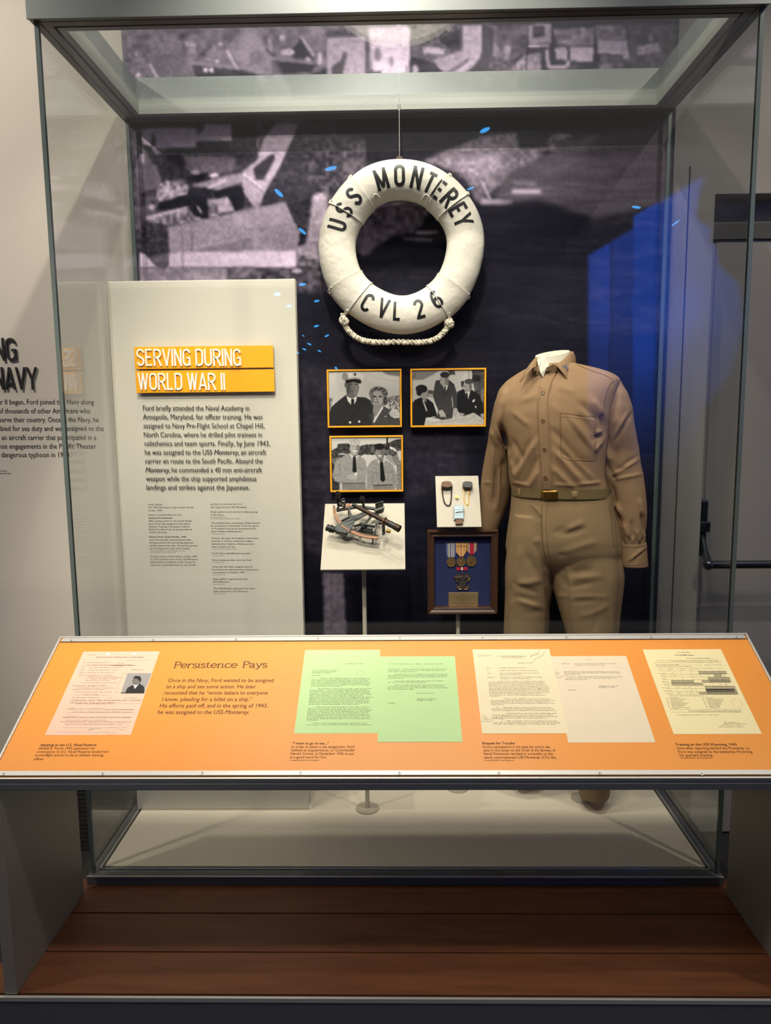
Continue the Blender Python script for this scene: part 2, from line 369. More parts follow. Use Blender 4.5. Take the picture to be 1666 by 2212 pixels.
SER = {'P': ([[(.12, 0), (.12, 1)], [(0, 0, _f), (.26, 0, _f)], [(0, 1, _f), (.14, 1, _f)], [(.12, 1), (.34, 1)]+_arc(.34, .75, .24, .25, 90, -90)+[(.12, .5)]], .62), 'e': ([[(.04, .36), (.52, .36)]+_arc(.28, .35, .24, .34, 5, 320, 14)], .58), 'r': ([[(.1, 0), (.1, .68)], [(0, 0, _f), (.24, 0, _f)], [(0, .68, _f), (.1, .68, _f)], [(.1, .45), (.2, .62), (.32, .69), (.43, .63)]], .46),
 's': ([[(.38, .55), (.30, .67), (.17, .69), (.05, .62), (.03, .50), (.10, .40), (.28, .33), (.38, .24), (.38, .10), (.26, .0), (.12, .0), (.02, .12)]], .45), 'i': ([[(.1, 0), (.1, .68)], [(0, 0, _f), (.22, 0, _f)], [(0, .68, _f), (.1, .68, _f)], [(.06, .93), (.15, .93)]], .27), 't': ([[(.12, .92), (.12, .15), (.2, .02), (.32, .03), (.38, .1)], [(0, .68, _f), (.34, .68, _f)]], .40),
 'n': ([[(.1, 0), (.1, .68)], [(0, 0, _f), (.22, 0, _f)], [(0, .68, _f), (.1, .68, _f)], [(.1, .48), (.2, .63), (.33, .69), (.44, .63), (.47, .5), (.47, 0)], [(.37, 0, _f), (.59, 0, _f)]], .66), 'c': ([_arc(.28, .34, .25, .35, 35, 325, 14)], .54), 'a': ([[(.06, .58), (.15, .68), (.28, .69), (.38, .6), (.38, .1), (.44, .0), (.5, .02)], [(.38, .42), (.2, .38), (.06, .28), (.03, .14), (.1, .01), (.22, .0), (.33, .08), (.38, .18)]], .55), 'y': ([[(.06, .68), (.28, .04)], [(.5, .68), (.26, -.06), (.16, -.24), (.02, -.26)], [(-.02, .68, _f), (.18, .68, _f)], [(.38, .68, _f), (.58, .68, _f)]], .58)}
def ribbon_strip(pts, w, seg=None):
    """a mitred band of width w along 2D points -> list of (left, right)"""
    P = [Vector(p[:2]) for p in pts]; straight = len(P) == 2 and abs(P[0].y-P[1].y) > .05
    for i in (0, -1):           # stems run on to the outer edge of the cross strokes
        q = P[1 if i == 0 else -2]
        if w > .08 and P[i].y in (0, 1) and abs(P[i].y-q.y) > .05: P[i] = P[i] + (P[i]-q)*(w/2/abs(P[i].y-q.y))
    if straight and abs(P[0].x-P[1].x) > .01:
        hw = w/2*(P[1]-P[0]).length/abs(P[1].y-P[0].y)*.94; n = max(1, int((P[1]-P[0]).length/seg)) if seg else 1; s = 1 if P[1].y > P[0].y else -1
        return [(P[0].lerp(P[1], k/n)-Vector((hw*s, 0)), P[0].lerp(P[1], k/n)+Vector((hw*s, 0))) for k in range(n+1)]
    if seg:
        Q = [P[0]]
        for a, b in zip(P[:-1], P[1:]):
            n = max(1, int((b-a).length/seg)); Q += [a.lerp(b, (k+1)/n) for k in range(n)]
        P = Q
    out = []
    for i, p in enumerate(P):
        d1 = (p-P[i-1]).normalized() if i else (P[1]-p).normalized(); d2 = (P[i+1]-p).normalized() if i < len(P)-1 else d1
        t = (d1+d2); t = t.normalized() if t.length > .3 else d1; nrm = Vector((-t.y, t.x)); c = max(.80, abs(nrm.dot(Vector((-d1.y, d1.x))))); out.append((p+nrm*(w/2/c), p-nrm*(w/2/c)))
    return out
def pen_line(mb, text, p0, p1, cap, fr, lift, w, extr=0, mi=0, font=None, gap=.2):
    x = 0; strokes = []
    for ch in text:
        if ch == ' ': x += .30 if font is None else .42; continue
        if font is None: g_ = PEN[ch]; adv = max(q[0] for s in g_ for q in s)+gap
        else: g_, adv = font[ch]
        for s in g_: strokes.append(([(q[0]+x, q[1]) for q in s], s[0][2] if len(s[0]) > 2 else w))
        x += adv
    mx = x-(gap if font is None else .04); P, u, v_, n = fr; d = Vector(p1)-Vector(p0); L = d.length; du = d.normalized(); sx_ = (L-w*cap*0)/mx
    for k, (s, ww) in enumerate(strokes):
        L_ = ribbon_strip(s, ww); f = lambda q, h: Vector(p0)+du*(q.x*sx_)+v_*(q.y*cap)+n*(lift+h+.00003*(k % 5)); m = len(L_)
        if not extr: mb.add([f(q, 0) for ab in L_ for q in ab], [(2*i, 2*i+1, 2*i+3, 2*i+2) for i in range(m-1)], mi)
        else: mb.loft([[f(a, 0), f(b, 0), f(b, extr), f(a, extr)] for a, b in L_], mi, False)

# ------------------------------------------------------------------ the room
WY = 2.765                      # face of the wall behind the case
def struct(name, mb, m, bevel=0, parent=None): return mb.build(name, m, parent, bevel, kind='structure')
struct('floor', MB().box(-4, 4.5, -3.2, 3.2, -.1, 0), M['carpet'])
struct('wall_left', MB().box(-4, .2, WY, WY+.15, 0, 4.2), M['cream'])
mb = MB(); mb.box(.2, 1.03, WY, WY+.15, 0, 4.2); mb.box(1.036, 1.1255, WY, WY+.15, 0, 4.2); mb.box(1.1255, 2.20, WY, WY+.15, 2.48, 4.2)
mb.box(1.03, 1.036, WY+.012, WY+.15, 0, 2.575); mb.box(1.03, 1.036, WY, WY+.15, 2.575, 4.2); mb.box(2.20, 4.5, WY, WY+.15, 0, 4.2)
struct('wall_right', mb, M['greywall'])
# low ribbed base along the wall, left of and behind the case
mb = MB()
for k in range(22): mb.box(-4, 1.0, WY-.022, WY, .005+k*.018, .019+k*.018)
mb.box(-4, 1.0, WY-.014, WY, 0, .4)
struct('baseboard_left', mb, M['ribbed'])
mb = MB(); mb.box(1.036, 1.1255, WY-.02, WY, 0, .3); struct('baseboard_right', mb, M['ribbed'])
# door in its recess
d1 = bpy.data.objects.new('door_1', None); COL.objects.link(d1); d1['kind'] = 'structure'
DY = 2.865
MB().box(1.178, 2.16, DY, DY+.05, .01, 2.345).build('door_leaf', M['door'], d1, .002)
mb = MB(); mb.box(1.1255, 2.2, DY+.0, DY+.05, 2.40, 2.48); mb.box(1.1255, 2.2, DY-.012, DY+.05, 2.345, 2.402, 1); mb.box(1.1255, 1.178, DY+.002, DY+.05, 0, 2.345)
mb.box(2.16, 2.2, DY, DY+.05, 0, 2.345)
mb.build('door_frame', [M['door'], M['jamb']], d1, .001)
bar = MB()
bx, by, bz = 1.135, 2.72, 1.155
bar.tube([(bx+.01, by, bz), (2.02, by, bz)], .0155, 16)
pb = bar.build('push_bar', M['chrome'], d1, label='polished horizontal push bar of the door')
MB().box(1.142, 1.176, DY-.05, DY+.01, 1.26, 1.385).build('bar_housing', M['chrome'], pb, .006)
mb = MB(); mb.box(1.142, 1.172, DY-.05, DY+.01, 1.17, 1.262); mb.build('bar_mount', M['black'], pb, .004)
mb = MB(); mb.box(1.138, 1.176, DY-.075, DY-.045, 1.265, 1.305); mb.build('latch_cover', M['chrome'], pb, .004)
mb = MB(); mb.tube([(1.152, DY-.05, 1.25), (1.150, 2.77, 1.20), (1.143, by, bz)], [.011, .010, .017], 12); mb.ball((bx+.008, by, bz), .02); mb.build('bar_arm', M['chrome'], pb)

# ---- raised letters and paragraph on the left wall
FW_ = plane_frame((0, WY, 0), (1, 0, 0), (0, 0, 1)); PW = frame_plane(FW_)
def wl(mb, t, x0, x1, y, cap, mi=0, bold=0, lift=.0008, extr=0, res=2):
    text_line(mb, t, on(x0, y, PW), on(x1, y, PW), cap, FW_, lift, mi, bold, res, extr)
wt = thing('wall_lettering', 'dark raised heading and paragraph on the cream wall left of the case', 'lettering', (-1.3, WY, 1.5))
mb = MB()
for t, x0, x1, y in (('NG', -6, 36.5, 780), ('NAVY', -6, 81.5, 842.5)): pen_line(mb, t, on(x0, y-3, PW), on(x1, y-3, PW), .0735, FW_, .004, .118, .006)
mb.build('heading', M['ink'], wt)
mb = MB()
for t, x0, x1, y in [('ar II began, Ford joined the Navy along', -4, 203.3, 873.5), ('of thousands of other Americans who', -3, 195.5, 892.8), ('serve their country. Once in the Navy, he', -1, 213.5, 911.8),
    ('bbied for sea duty and was assigned to the', -5, 224.5, 930.8), ('an aircraft carrier that participated in a', 4, 208.5, 950.2), ('nse engagements in the Pacific Theater', -1, 208, 969), ('a dangerous typhoon in 1944.', -6, 153, 987.5)]:
    wl(mb, t, x0, x1, y, .0185, bold=.008, res=2)
mb.build('paragraph', M['ink'], wt); mb = MB(); wl(mb, 'making a', -6, 15.5, 1018.5, .0058); wl(mb, 'aboard the', 0, 24, 1024, .0058)
mb.build('small_print', M['ink'], wt)

# ------------------------------------------------------------------ the mural: an enlarged grainy photograph of a carrier at sea
cv = Canvas(250, 30, 1480, 1420, 2.5, .15)
cv.a += cv.noise(26, 7)*.035 + cv.noise(9, 3)*.03
# upper strip, flight deck crowded with folded aircraft
A = cv.at(250, 40, 2.687)
A.pg(.42, [(30, -40), (1666, -40), (1666, 460), (30, 480)], 1, .09, 5)
A.pg(.40, [(265, 155), (360, 130), (470, 390), (260, 395), (195, 260)], 1, .05).pg(.25, [(240, 95), (280, 95), (285, 140), (260, 150)], 1).pg(.25, [(355, 90), (440, 80), (375, 135)], 1)
A.pg(.36, [(50, 90), (230, 90), (190, 250), (50, 300)], 2, .14, 4).pg(.5, [(110, 190), (160, 190), (160, 230), (100, 220)], 1, .12)
A.pg(.16, [(60, 385), (420, 400), (425, 478), (60, 478)], 1, .07).pg(.42, [(130, 300), (190, 265), (240, 360), (140, 350)], 1, .06).ln(.5, 15, [(50, 345), (250, 370)]).ln(.82, 13, [(195, 262), (258, 372)], 1)
for x, y in ((132, 328), (75, 385), (106, 382)): A.el(.85, x, y, 14, 14)
A.pg(.48, [(640, 180), (700, 85), (830, 75), (915, 320), (720, 300)], 1, .05).pg(.44, [(440, 250), (640, 180), (690, 285)], 1, .06)
A.ln(.83, 13, [(645, 185), (708, 300)]).pg(.15, [(440, 265), (460, 270), (700, 295), (860, 330), (860, 385), (490, 415)], 1, .07).ln(.52, 16, [(440, 255), (700, 288)])
for x, y, r in ((523, 300, 14), (556, 298, 14), (588, 250, 11), (608, 146, 11)): A.el(.88, x, y, r, r)
A.pg(.2, [(485, 215), (540, 150), (565, 160), (510, 220)], 1).pg(.55, [(400, 130), (470, 130), (470, 230), (430, 240)], 1, .16)
A.pg(.45, [(1080, 105), (1150, 75), (1225, 110), (1220, 190), (1150, 215)], 1, .05).pg(.18, [(1000, 200), (1075, 120), (1148, 232), (1040, 232)], 1).ln(.82, 11, [(1080, 108), (1150, 218)])
A.el(.78, 1000, 195, 40, 18, 1, .15).el(.78, 965, 112, 18, 16, 1, .1).pg(.14, [(905, 245), (1165, 268), (1130, 312), (910, 322)], 1).ln(.5, 16, [(905, 228), (1155, 258)])
A.ln(.15, 16, [(875, 175), (925, 220)]).ln(.6, 20, [(890, 110), (905, 200)]).el(.78, 1185, 232, 16, 38).el(.8, 1118, 236, 13, 12)
A.pg(.36, [(860, 335), (1140, 345), (1100, 400), (870, 385)], 1, .09).pg(.15, [(1130, 330), (1225, 280), (1225, 330), (1130, 390)], 1, .08)
A.pg(.7, [(480, 442), (700, 412), (930, 372), (1110, 385), (1070, 462), (480, 470)], 1, .16, 4)
for x in (690, 770, 850, 910, 985): A.pg(.4, [(x, 415), (x+28, 410), (x+40, 455), (x+8, 458)], 1, .12)
A.pg(.66, [(1225, 115), (1450, 100), (1450, 330), (1420, 420), (1350, 455), (1200, 462), (1080, 457), (1230, 330)], 1, .06).pg(.28, [(1250, 280), (1305, 245), (1320, 200), (1345, 200), (1310, 362), (1250, 362)], 1)
A.ln(.22, 42, [(1320, 330), (1270, 400), (1195, 458)], 2).pg(.27, [(1215, 78), (1340, 62), (1410, 105), (1230, 108)], 1, .06)
A.pg(.84, [(1465, 50), (1700, 45), (1700, 340), (1560, 372), (1490, 290)], 2, .07).ln(.28, 16, [(1462, 130), (1462, 290)], 1).el(.45, 1520, 210, 20, 40, 2).el(.5, 1600, 250, 14, 30, 2)
A.pg(.25, [(1440, 335), (1540, 300), (1556, 372), (1680, 330), (1680, 470), (1410, 460)], 1, .15, 4)
B = cv.at(860, 40, 2.687)
B.pg(.83, [(-20, 50), (40, 40), (75, 60), (70, 230), (10, 330), (-20, 330)], 2, .05)
B.pg(.33, [(75, 30), (370, 30), (365, 190), (200, 260), (80, 220)], 1, .1).pg(.66, [(140, 165), (280, 170), (270, 212), (150, 205)], 1, .12).pg(.2, [(230, 110), (360, 60), (360, 190), (280, 160)], 1, .06)
B.pg(.63, [(200, 240), (370, 185), (420, 225), (280, 345)], 1, .07).pg(.7, [(375, 40), (485, 40), (485, 200), (470, 262), (262, 402), (225, 382), (405, 250), (375, 215)], 1, .06)
B.ln(.3, 10, [(410, 235), (285, 320)]).pg(.24, [(0, 335), (255, 300), (285, 345), (230, 385), (290, 442), (0, 448)], 1, .16, 4)
for x, y in ((60, 380), (160, 385), (235, 402), (100, 300), (50, 300)): B.el(.7, x, y, 16, 32, 1, .15)
B.pg(.32, [(490, 40), (750, 35), (740, 200), (640, 250), (560, 250), (550, 60)], 1, .1, 4).pg(.14, [(300, 425), (480, 230), (600, 290), (740, 340), (745, 437), (290, 443)], 2, .03).pg(.27, [(530, 250), (680, 250), (660, 320), (530, 300)], 1, .1)
B.pg(.6, [(625, 148), (655, 148), (650, 222), (620, 242)], 1, .1).pg(.55, [(655, 290), (745, 200), (745, 335), (670, 345)], 1, .14).pg(.5, [(560, 110), (590, 170), (575, 220), (550, 215)], 1, .1)
B.pg(.55, [(755, 35), (890, 30), (890, 145), (760, 150)], 1, .05).pg(.14, [(780, 45), (850, 42), (850, 106), (785, 110)], 1).ln(.75, 16, [(755, 162), (880, 158)]).pg(.18, [(752, 172), (858, 170), (865, 300), (830, 300), (752, 215)], 1, .05)
B.pg(.52, [(752, 210), (830, 195), (832, 435), (748, 438)], 1, .1)
B.pg(.42, [(900, 60), (1140, 50), (1140, 155), (920, 160)], 1, .17, 4).pg(.4, [(1140, 40), (1320, 40), (1330, 120), (1150, 130)], 1, .12)
B.pg(.64, [(910, 170), (980, 165), (985, 245), (918, 235)], 1, .05).pg(.66, [(1000, 165), (1140, 162), (1130, 252), (1000, 247)], 1, .04).pg(.16, [(860, 300), (1190, 250), (1150, 435), (880, 437)], 2, .03).pg(.24, [(880, 290), (1060, 260), (1000, 420), (890, 430)], 2, .05)
B.pg(.62, [(1155, 125), (1330, 125), (1350, 235), (1310, 237), (1300, 213), (1160, 203)], 1, .05).ln(.66, 20, [(866, 180), (872, 280), (980, 280), (992, 245)]).pg(.3, [(1180, 205), (1300, 215), (1290, 250), (1170, 250)], 1, .05)
B.pg(.28, [(1330, 30), (1640, 30), (1640, 440), (1200, 445), (1200, 250), (1350, 240)], 2, .08, 4).pg(.58, [(1385, 165), (1510, 140), (1530, 192), (1385, 216)], 1, .08).el(.5, 1467, 115, 12, 26)
B.el(.4, 1200, 300, 40, 50, 2, .15).el(.62, 1195, 372, 44, 38, 1, .15).el(.5, 1240, 350, 26, 16, 1)
# main part seen inside the case: the ship's side and island
C = cv.at(280, 250, 3.786)
C.pg(.3, [(-20, 0), (1666, 0), (1666, 60), (-20, 60)], 1, .06)
C.pg(.25, [(-20, 40), (1100, 40), (1100, 1000), (-20, 1130)], 1, .09, 4)
C.pg(.72, [(100, 90), (840, 66), (840, 208), (550, 215), (540, 258), (205, 270), (105, 232)], 1, .05).pg(.82, [(340, 225), (545, 220), (540, 255), (360, 262)], 1).pg(.2, [(20, 50), (610, 50), (610, 100), (560, 160), (545, 100), (60, 105)], 1, .05)
C.pg(.14, [(190, 140), (206, 160), (216, 255), (175, 240)], 1).pg(.16, [(100, 240), (180, 250), (200, 320), (150, 320)], 1).ln(.62, 14, [(190, 270), (230, 305), (290, 285)])
C.pg(.33, [(28, 140), (260, 500), (250, 590), (60, 640), (35, 300)], 1, .05).el(.66, 105, 345, 13, 56).ln(.55, 14, [(70, 250), (130, 300)])
C.pg(.2, [(200, 340), (300, 272), (550, 270), (550, 218), (1050, 190), (1050, 330), (900, 480), (500, 500), (270, 530)], 2, .05).pg(.34, [(440, 320), (870, 345), (870, 460), (640, 470), (470, 450)], 3, .05).pg(.16, [(270, 330), (430, 330), (470, 520), (280, 520)], 3, .04)
C.pg(.09, [(455, 500), (640, 470), (610, 530), (480, 560)], 1).pg(.5, [(240, 560), (350, 530), (480, 572), (480, 640), (270, 712), (215, 680)], 1, .2, 3).pg(.1, [(230, 715), (480, 640), (660, 590), (690, 720), (560, 735), (240, 775)], 1, .05)
C.ln(.72, 16, [(240, 690), (300, 640), (320, 560), (300, 530)]).ln(.64, 16, [(310, 640), (480, 580)])
C.pg(.5, [(515, 570), (780, 490), (920, 468), (932, 540), (720, 612), (640, 585)], 1, .06).el(.85, 690, 487, 40, 16, 1, 0, -.1).ln(.72, 26, [(640, 590), (790, 525)]).el(.55, 540, 460, 40, 16, 1)
C.pg(.12, [(480, 600), (660, 600), (650, 690), (480, 690)], 1, .03).pg(.12, [(670, 630), (920, 560), (945, 650), (930, 760), (860, 780), (820, 690), (720, 690)], 1, .03)
C.pg(.42, [(130, 830), (500, 740), (560, 740), (660, 780), (640, 870), (300, 890), (140, 875)], 1, .2, 3).ln(.74, 16, [(140, 835), (330, 790), (465, 752)]).pg(.09, [(480, 745), (640, 715), (655, 850), (530, 820)], 1, .04).ln(.75, 12, [(555, 740), (590, 800)]).el(.6, 180, 748, 30, 24, 1, .1)
C.pg(.6, [(690, 690), (800, 660), (860, 780), (720, 800)], 1, .1).pg(.45, [(640, 680), (720, 680), (720, 830), (650, 830)], 1, .18)
C.pg(.6, [(920, 465), (1060, 350), (1045, 200), (1200, 60), (1390, 65), (1335, 200), (1230, 420), (1112, 622), (1062, 760), (1020, 772), (930, 620)], 1, .045)
C.pg(.2, [(1008, 430), (1150, 320), (1192, 310), (1182, 370), (1095, 530), (1030, 522)], 1).ln(.8, 17, [(928, 478), (1112, 618)]).ln(.25, 6, [(930, 492), (1104, 626)]).ln(.74, 12, [(1152, 250), (1262, 328)]).ln(.22, 5, [(1150, 260), (1256, 336)]).ln(.14, 9, [(940, 655), (1025, 765)]).pg(.2, [(1060, 190), (1150, 70), (1200, 60), (1100, 180), (1060, 300)], 1, .05)
C.pg(.2, [(1330, 200), (1400, 60), (1700, 40), (1700, 420), (1560, 520), (1500, 640), (1345, 745), (1280, 712), (1062, 750), (1120, 620), (1235, 420)], 2, .035).pg(.13, [(840, 62), (1040, 62), (1040, 180), (840, 180)], 1)
C.ln(.3, 16, [(1500, 270), (1470, 360)], 2).ln(.3, 16, [(1600, 250), (1550, 360)], 2)
C.pg(.52, [(310, 912), (520, 870), (840, 795), (1275, 708), (1340, 850), (1395, 950), (1372, 1105), (325, 1125)], 1, .06, 2).pg(.6, [(850, 800), (1275, 712), (1340, 850), (1160, 900), (860, 900)], 4, .05)
C.ln(.62, 9, [(540, 1092), (1000, 985), (1375, 888)]).ln(.3, 13, [(512, 905), (508, 1115)], 1).ln(.63, 8, [(1028, 785), (1030, 1112)]).ln(.62, 7, [(1165, 735), (1168, 1110)]).pg(.44, [(545, 1100), (1000, 1000), (1000, 1112), (545, 1112)], 2, .05)
C.pg(.74, [(78, 1122), (1370, 1100), (1372, 1255), (1100, 1240), (800, 1245), (80, 1245)], 1, .05).pg(.5, [(80, 1235), (820, 1240), (800, 1420), (80, 1420)], 1, .08).pg(.82, [(1250, 1110), (1360, 1105), (1362, 1220), (1250, 1210)], 2, .04)  # darker field below the stripe: a shadow edge painted into the print
C.ln(.4, 10, [(430, 900), (432, 1250), (425, 1400)], 1).pg(.2, [(100, 882), (310, 892), (322, 1125), (318, 1225), (275, 1252), (215, 1225), (95, 1100)], 1, .06, 2).pg(.35, [(170, 1160), (318, 1130), (316, 1225), (275, 1250), (215, 1222)], 2, .06)
C.pg(.2, [(1280, 708), (1485, 740), (1452, 965), (1395, 935)], 1, .04).pg(.6, [(1500, 640), (1700, 600), (1700, 750), (1580, 900), (1545, 1100), (1560, 1190), (1370, 1210), (1370, 1070), (1440, 1050), (1470, 880)], 2, .08).pg(.4, [(1380, 1130), (1560, 1180), (1560, 1250), (1380, 1230)], 2, .2, 3)
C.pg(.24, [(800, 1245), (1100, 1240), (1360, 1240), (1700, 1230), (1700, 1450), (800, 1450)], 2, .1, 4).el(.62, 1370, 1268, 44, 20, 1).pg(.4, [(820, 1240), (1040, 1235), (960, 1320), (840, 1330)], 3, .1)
D = cv.at(720, 240, 2.251)
D.pg(.22, [(-140, 120), (160, 120), (150, 460), (110, 720), (-20, 700), (-30, 400), (-140, 330)], 3, .08).pg(.12, [(160, 30), (560, 30), (620, 120), (440, 230), (350, 330), (160, 330)], 3, .03).pg(.28, [(40, 160), (150, 140), (160, 300), (50, 330)], 4, .1)
D.pg(.38, [(440, 242), (560, 190), (720, 120), (890, 105), (905, 185), (1045, 178), (960, 275), (860, 330), (760, 400), (700, 445), (650, 340), (590, 300)], 3, .09, 3).pg(.5, [(530, 218), (830, 210), (800, 290), (700, 330), (560, 262)], 4, .09, 3)
D.el(.34, 1110, 165, 70, 62, 3, .13).el(.22, 1120, 165, 40, 30, 3, .05)
D.pg(.27, [(840, 300), (1060, 200), (1240, 120), (1640, 60), (1640, 440), (1300, 520), (900, 560), (740, 520)], 6, 0); 
D.ln(.6, 22, [(870, 392), (1010, 392)], 2).ln(.62, 30, [(715, 440), (870, 452)], 2).ln(.58, 11, [(722, 338), (766, 436)], 1).ln(.42, 14, [(880, 350), (985, 355)], 2)
D.pg(.12, [(700, 470), (1000, 430), (1250, 520), (1250, 1000), (560, 1020), (600, 800), (740, 720)], 8, 0).pg(.42, [(130, 470), (330, 440), (480, 480), (400, 590), (300, 600), (150, 690), (100, 660)], 3, .14, 4).ln(.6, 16, [(400, 590), (510, 588)], 1).ln(.5, 14, [(340, 620), (480, 628)], 2).el(.5, 150, 640, 50, 60, 4, .1)
D.pg(.11, [(110, 730), (560, 690), (540, 880), (160, 880)], 4, .02)
# dark water below, with broad paler bands
E_ = cv.at(0, 0, 1)
E_.pg(.11, [(640, 640), (1480, 740), (1480, 1420), (640, 1420)], 8, 0).pg(.19, [(640, 780), (745, 800), (750, 1230), (650, 1180)], 9, .03, 4).pg(.36, [(697, 1236), (742, 1240), (752, 1420), (700, 1420)], 1, .06).pg(.17, [(870, 930), (1000, 930), (1010, 1030), (880, 1080)], 9, .03)
cv.a += cv.noise(22, 3)*.022 + cv.noise(60, 20)*.02 + cv.noise(2, 2)*.012
mx0, mx1, mz0, mz1 = -.9465, .9665, .02, 3.3
MY = 2.738
gx, gz = 496, 540
GX, GZ = np.meshgrid(np.linspace(mx0, mx1, gx), np.linspace(3.06, .86, gz))
qx, qy = pix(np.stack([GX, np.full_like(GX, MY), GZ], -1))
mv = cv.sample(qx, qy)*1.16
def mural_tint(v):
    v = np.where(v < .34, v*(.45+v*1.62), v)
    return np.stack([v*1.0+.004, v*.905+.008, v*1.0+.022+np.clip(.3-v, 0, 1)*.14], 1)
mur = thing('mural', 'large grainy purple-grey photo mural of a warship at sea behind the glass case', 'mural', (0, MY, .02))
MP = print_mat('mural_print', .6, .2, 220, .12)
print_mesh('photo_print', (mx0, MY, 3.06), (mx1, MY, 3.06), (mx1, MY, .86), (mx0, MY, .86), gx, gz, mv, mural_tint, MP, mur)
mb = MB(); mb.box(mx0, mx1, MY+.0005, WY-.0015, mz0, mz1); mb.box(mx0, mx1, MY, MY+.003, 3.06, mz1, 0); mb.box(mx0, mx1, MY, MY+.003, mz0, .86, 0)
mb.build('backing_board', mat('mural_edge', rgb(36, 33, 42), .6), mur)

# ------------------------------------------------------------------ the bench under the case
BZ = .3395                       # top of the planks
bench = thing('display_bench', 'long low bench of dark red-brown planks with a graphite front', 'bench', (0, 1.61, 0))
bx0, bx1 = -1.03, 1.03
for k, (y0, y1) in enumerate(((1.614, 1.7515), (1.7565, 1.9025), (1.9075, 2.06))):
    MB().box(bx0, bx1, y0, y1, BZ-.03, BZ).build('plank', M['wood'], bench, .0015)
MB().box(bx0, bx1, 1.5995, 1.6066, BZ-.012, BZ-.0003).build('edge_trim', M['alu'], bench, .0006)
MB().box(bx0, bx1, 1.6015, 1.63, 0, BZ-.012).build('front_panel', M['graphite'], bench)
MB().box(bx0+.02, bx1-.02, 1.63, 2.735, .0, BZ-.031).build('carcass', M['gasket'], bench)

# ------------------------------------------------------------------ the glass case
XL, XR, YF, YB, ZB, ZT = -.935, .939, 2.05, 2.708, .367, 2.7315
case = thing('display_case', 'tall glass display case with silver-grey top frame in front of the mural', 'display case', (0, 2.38, BZ))
g = .010
def pane(x0, x1, y0, y1, z0, z1): return MB().box(x0, x1, y0, y1, z0, z1).build('glass_pane', M['glass'], case)
e = .011
pane(XL+e, XR-e, YF, YF+g, ZB+.001, ZT+.01); pane(XL, XL+g, YF+e, YB-e, ZB+.001, ZT+.01); pane(XR-g, XR, YF+e, YB-e, ZB+.001, ZT+.01)
pane(XL+.05, XR-.05, YF+.04, YB-.045, ZT+.022, ZT+.032)
for x0, x1, y0, y1 in ((XL, XL+e, YF, YF+e), (XR-e, XR, YF, YF+e), (XL, XL+e, YB-e, YB), (XR-e, XR, YB-e, YB)):
    MB().box(x0, x1, y0, y1, ZB, ZT+.004).build('glass_edge', M['gedge'], case)
# bottom: deck and low sill frame
MB().box(XL+.03, XR-.03, YF+.03, YB-.01, BZ+.0015, ZB).build('deck', M['deck'], case, .001)
mb = MB()
mb.box(XL-.004, XR+.004, 2.03, YF+.016, BZ+.0005, ZB-.004); mb.box(XL-.004, XL+.016, YF+.016, YB, BZ+.0005, ZB-.004); mb.box(XR-.016, XR+.004, YF+.016, YB, BZ+.0005, ZB-.004)
mb.box(XL-.004, XR+.004, 2.0295, 2.034, ZB-.004, ZB-.001, 1); mb.box(XL+.019, XR-.019, YF+.019, YF+.022, ZB-.01, ZB-.001, 1)
mb.box(XL+.018, XL+.022, YF+.022, YB, ZB-.01, ZB, 1); mb.box(XR-.022, XR-.018, YF+.022, YB, ZB-.01, ZB, 1)
mb.build('sill_frame', [M['graphite'], M['alu']], case)
# top frame: an open ring of extrusions, seen from below
tf = thing_tf = MB()
O = (XL-.006, XR-.002+.004, 2.032, YB+.012)       # outer rectangle x0 x1 y0 y1
def ring(mb, a, b, z0, z1, mi=0):         # rectangular ring between outer a and inner b
    mb.box(a[0], a[1], a[2], b[2], z0, z1, mi); mb.box(a[0], a[1], b[3], a[3], z0, z1, mi)
    mb.box(a[0], b[0], b[2], b[3], z0, z1, mi); mb.box(b[1], a[1], b[2], b[3], z0, z1, mi)
def inset(r, d, db=None): return (r[0]+d, r[1]-d, r[2]+d, r[3]-(d if db is None else db))
r0 = O; r1 = inset(O, .018); r2 = inset(O, .021); r3 = inset(O, .043); r4 = inset(O, .051); r5 = inset(O, .066)
mb = MB()
ring(mb, r0, r1, ZT+.004, ZT+.05); ring(mb, r1, r2, ZT+.009, ZT+.05, 1); ring(mb, r2, r3, ZT+.004, ZT+.05); ring(mb, r3, r4, ZT+.014, ZT+.05, 1); ring(mb, r4, r5, ZT+.004, ZT+.05)
mb.build('top_frame', [M['darkbar'], M['gasket']], case)
mb = MB(); r6 = inset(O, .0665); r7 = inset(O, .0705)
ring(mb, r6, r7, ZT+.005, ZT+.053)
mb.build('inner_lip', M['inlip'], case)
mb = MB(); a = (O[0]-.003, O[1]+.003, 2.028, O[3]+.003); q = inset(O, .06); mb.box(a[0], a[1], q[3], a[3], ZT+.0505, ZT+.125); mb.box(a[0], q[0], 2.032, q[3], ZT+.0505, ZT+.125); mb.box(q[1], a[1], 2.032, q[3], ZT+.0505, ZT+.125)
mb.box(a[0], a[1], 2.028, 2.032, ZT-.0, ZT+.125); mb.box(q[0], q[1], 2.032, q[2], ZT+.0505, ZT+.125); mb.box(a[0], a[0]+.003, 2.032, a[3], ZT+.004, ZT+.05); mb.box(a[1]-.003, a[1], 2.032, a[3], ZT+.004, ZT+.05)
mb.build('fascia', M['silver'], case, .001)

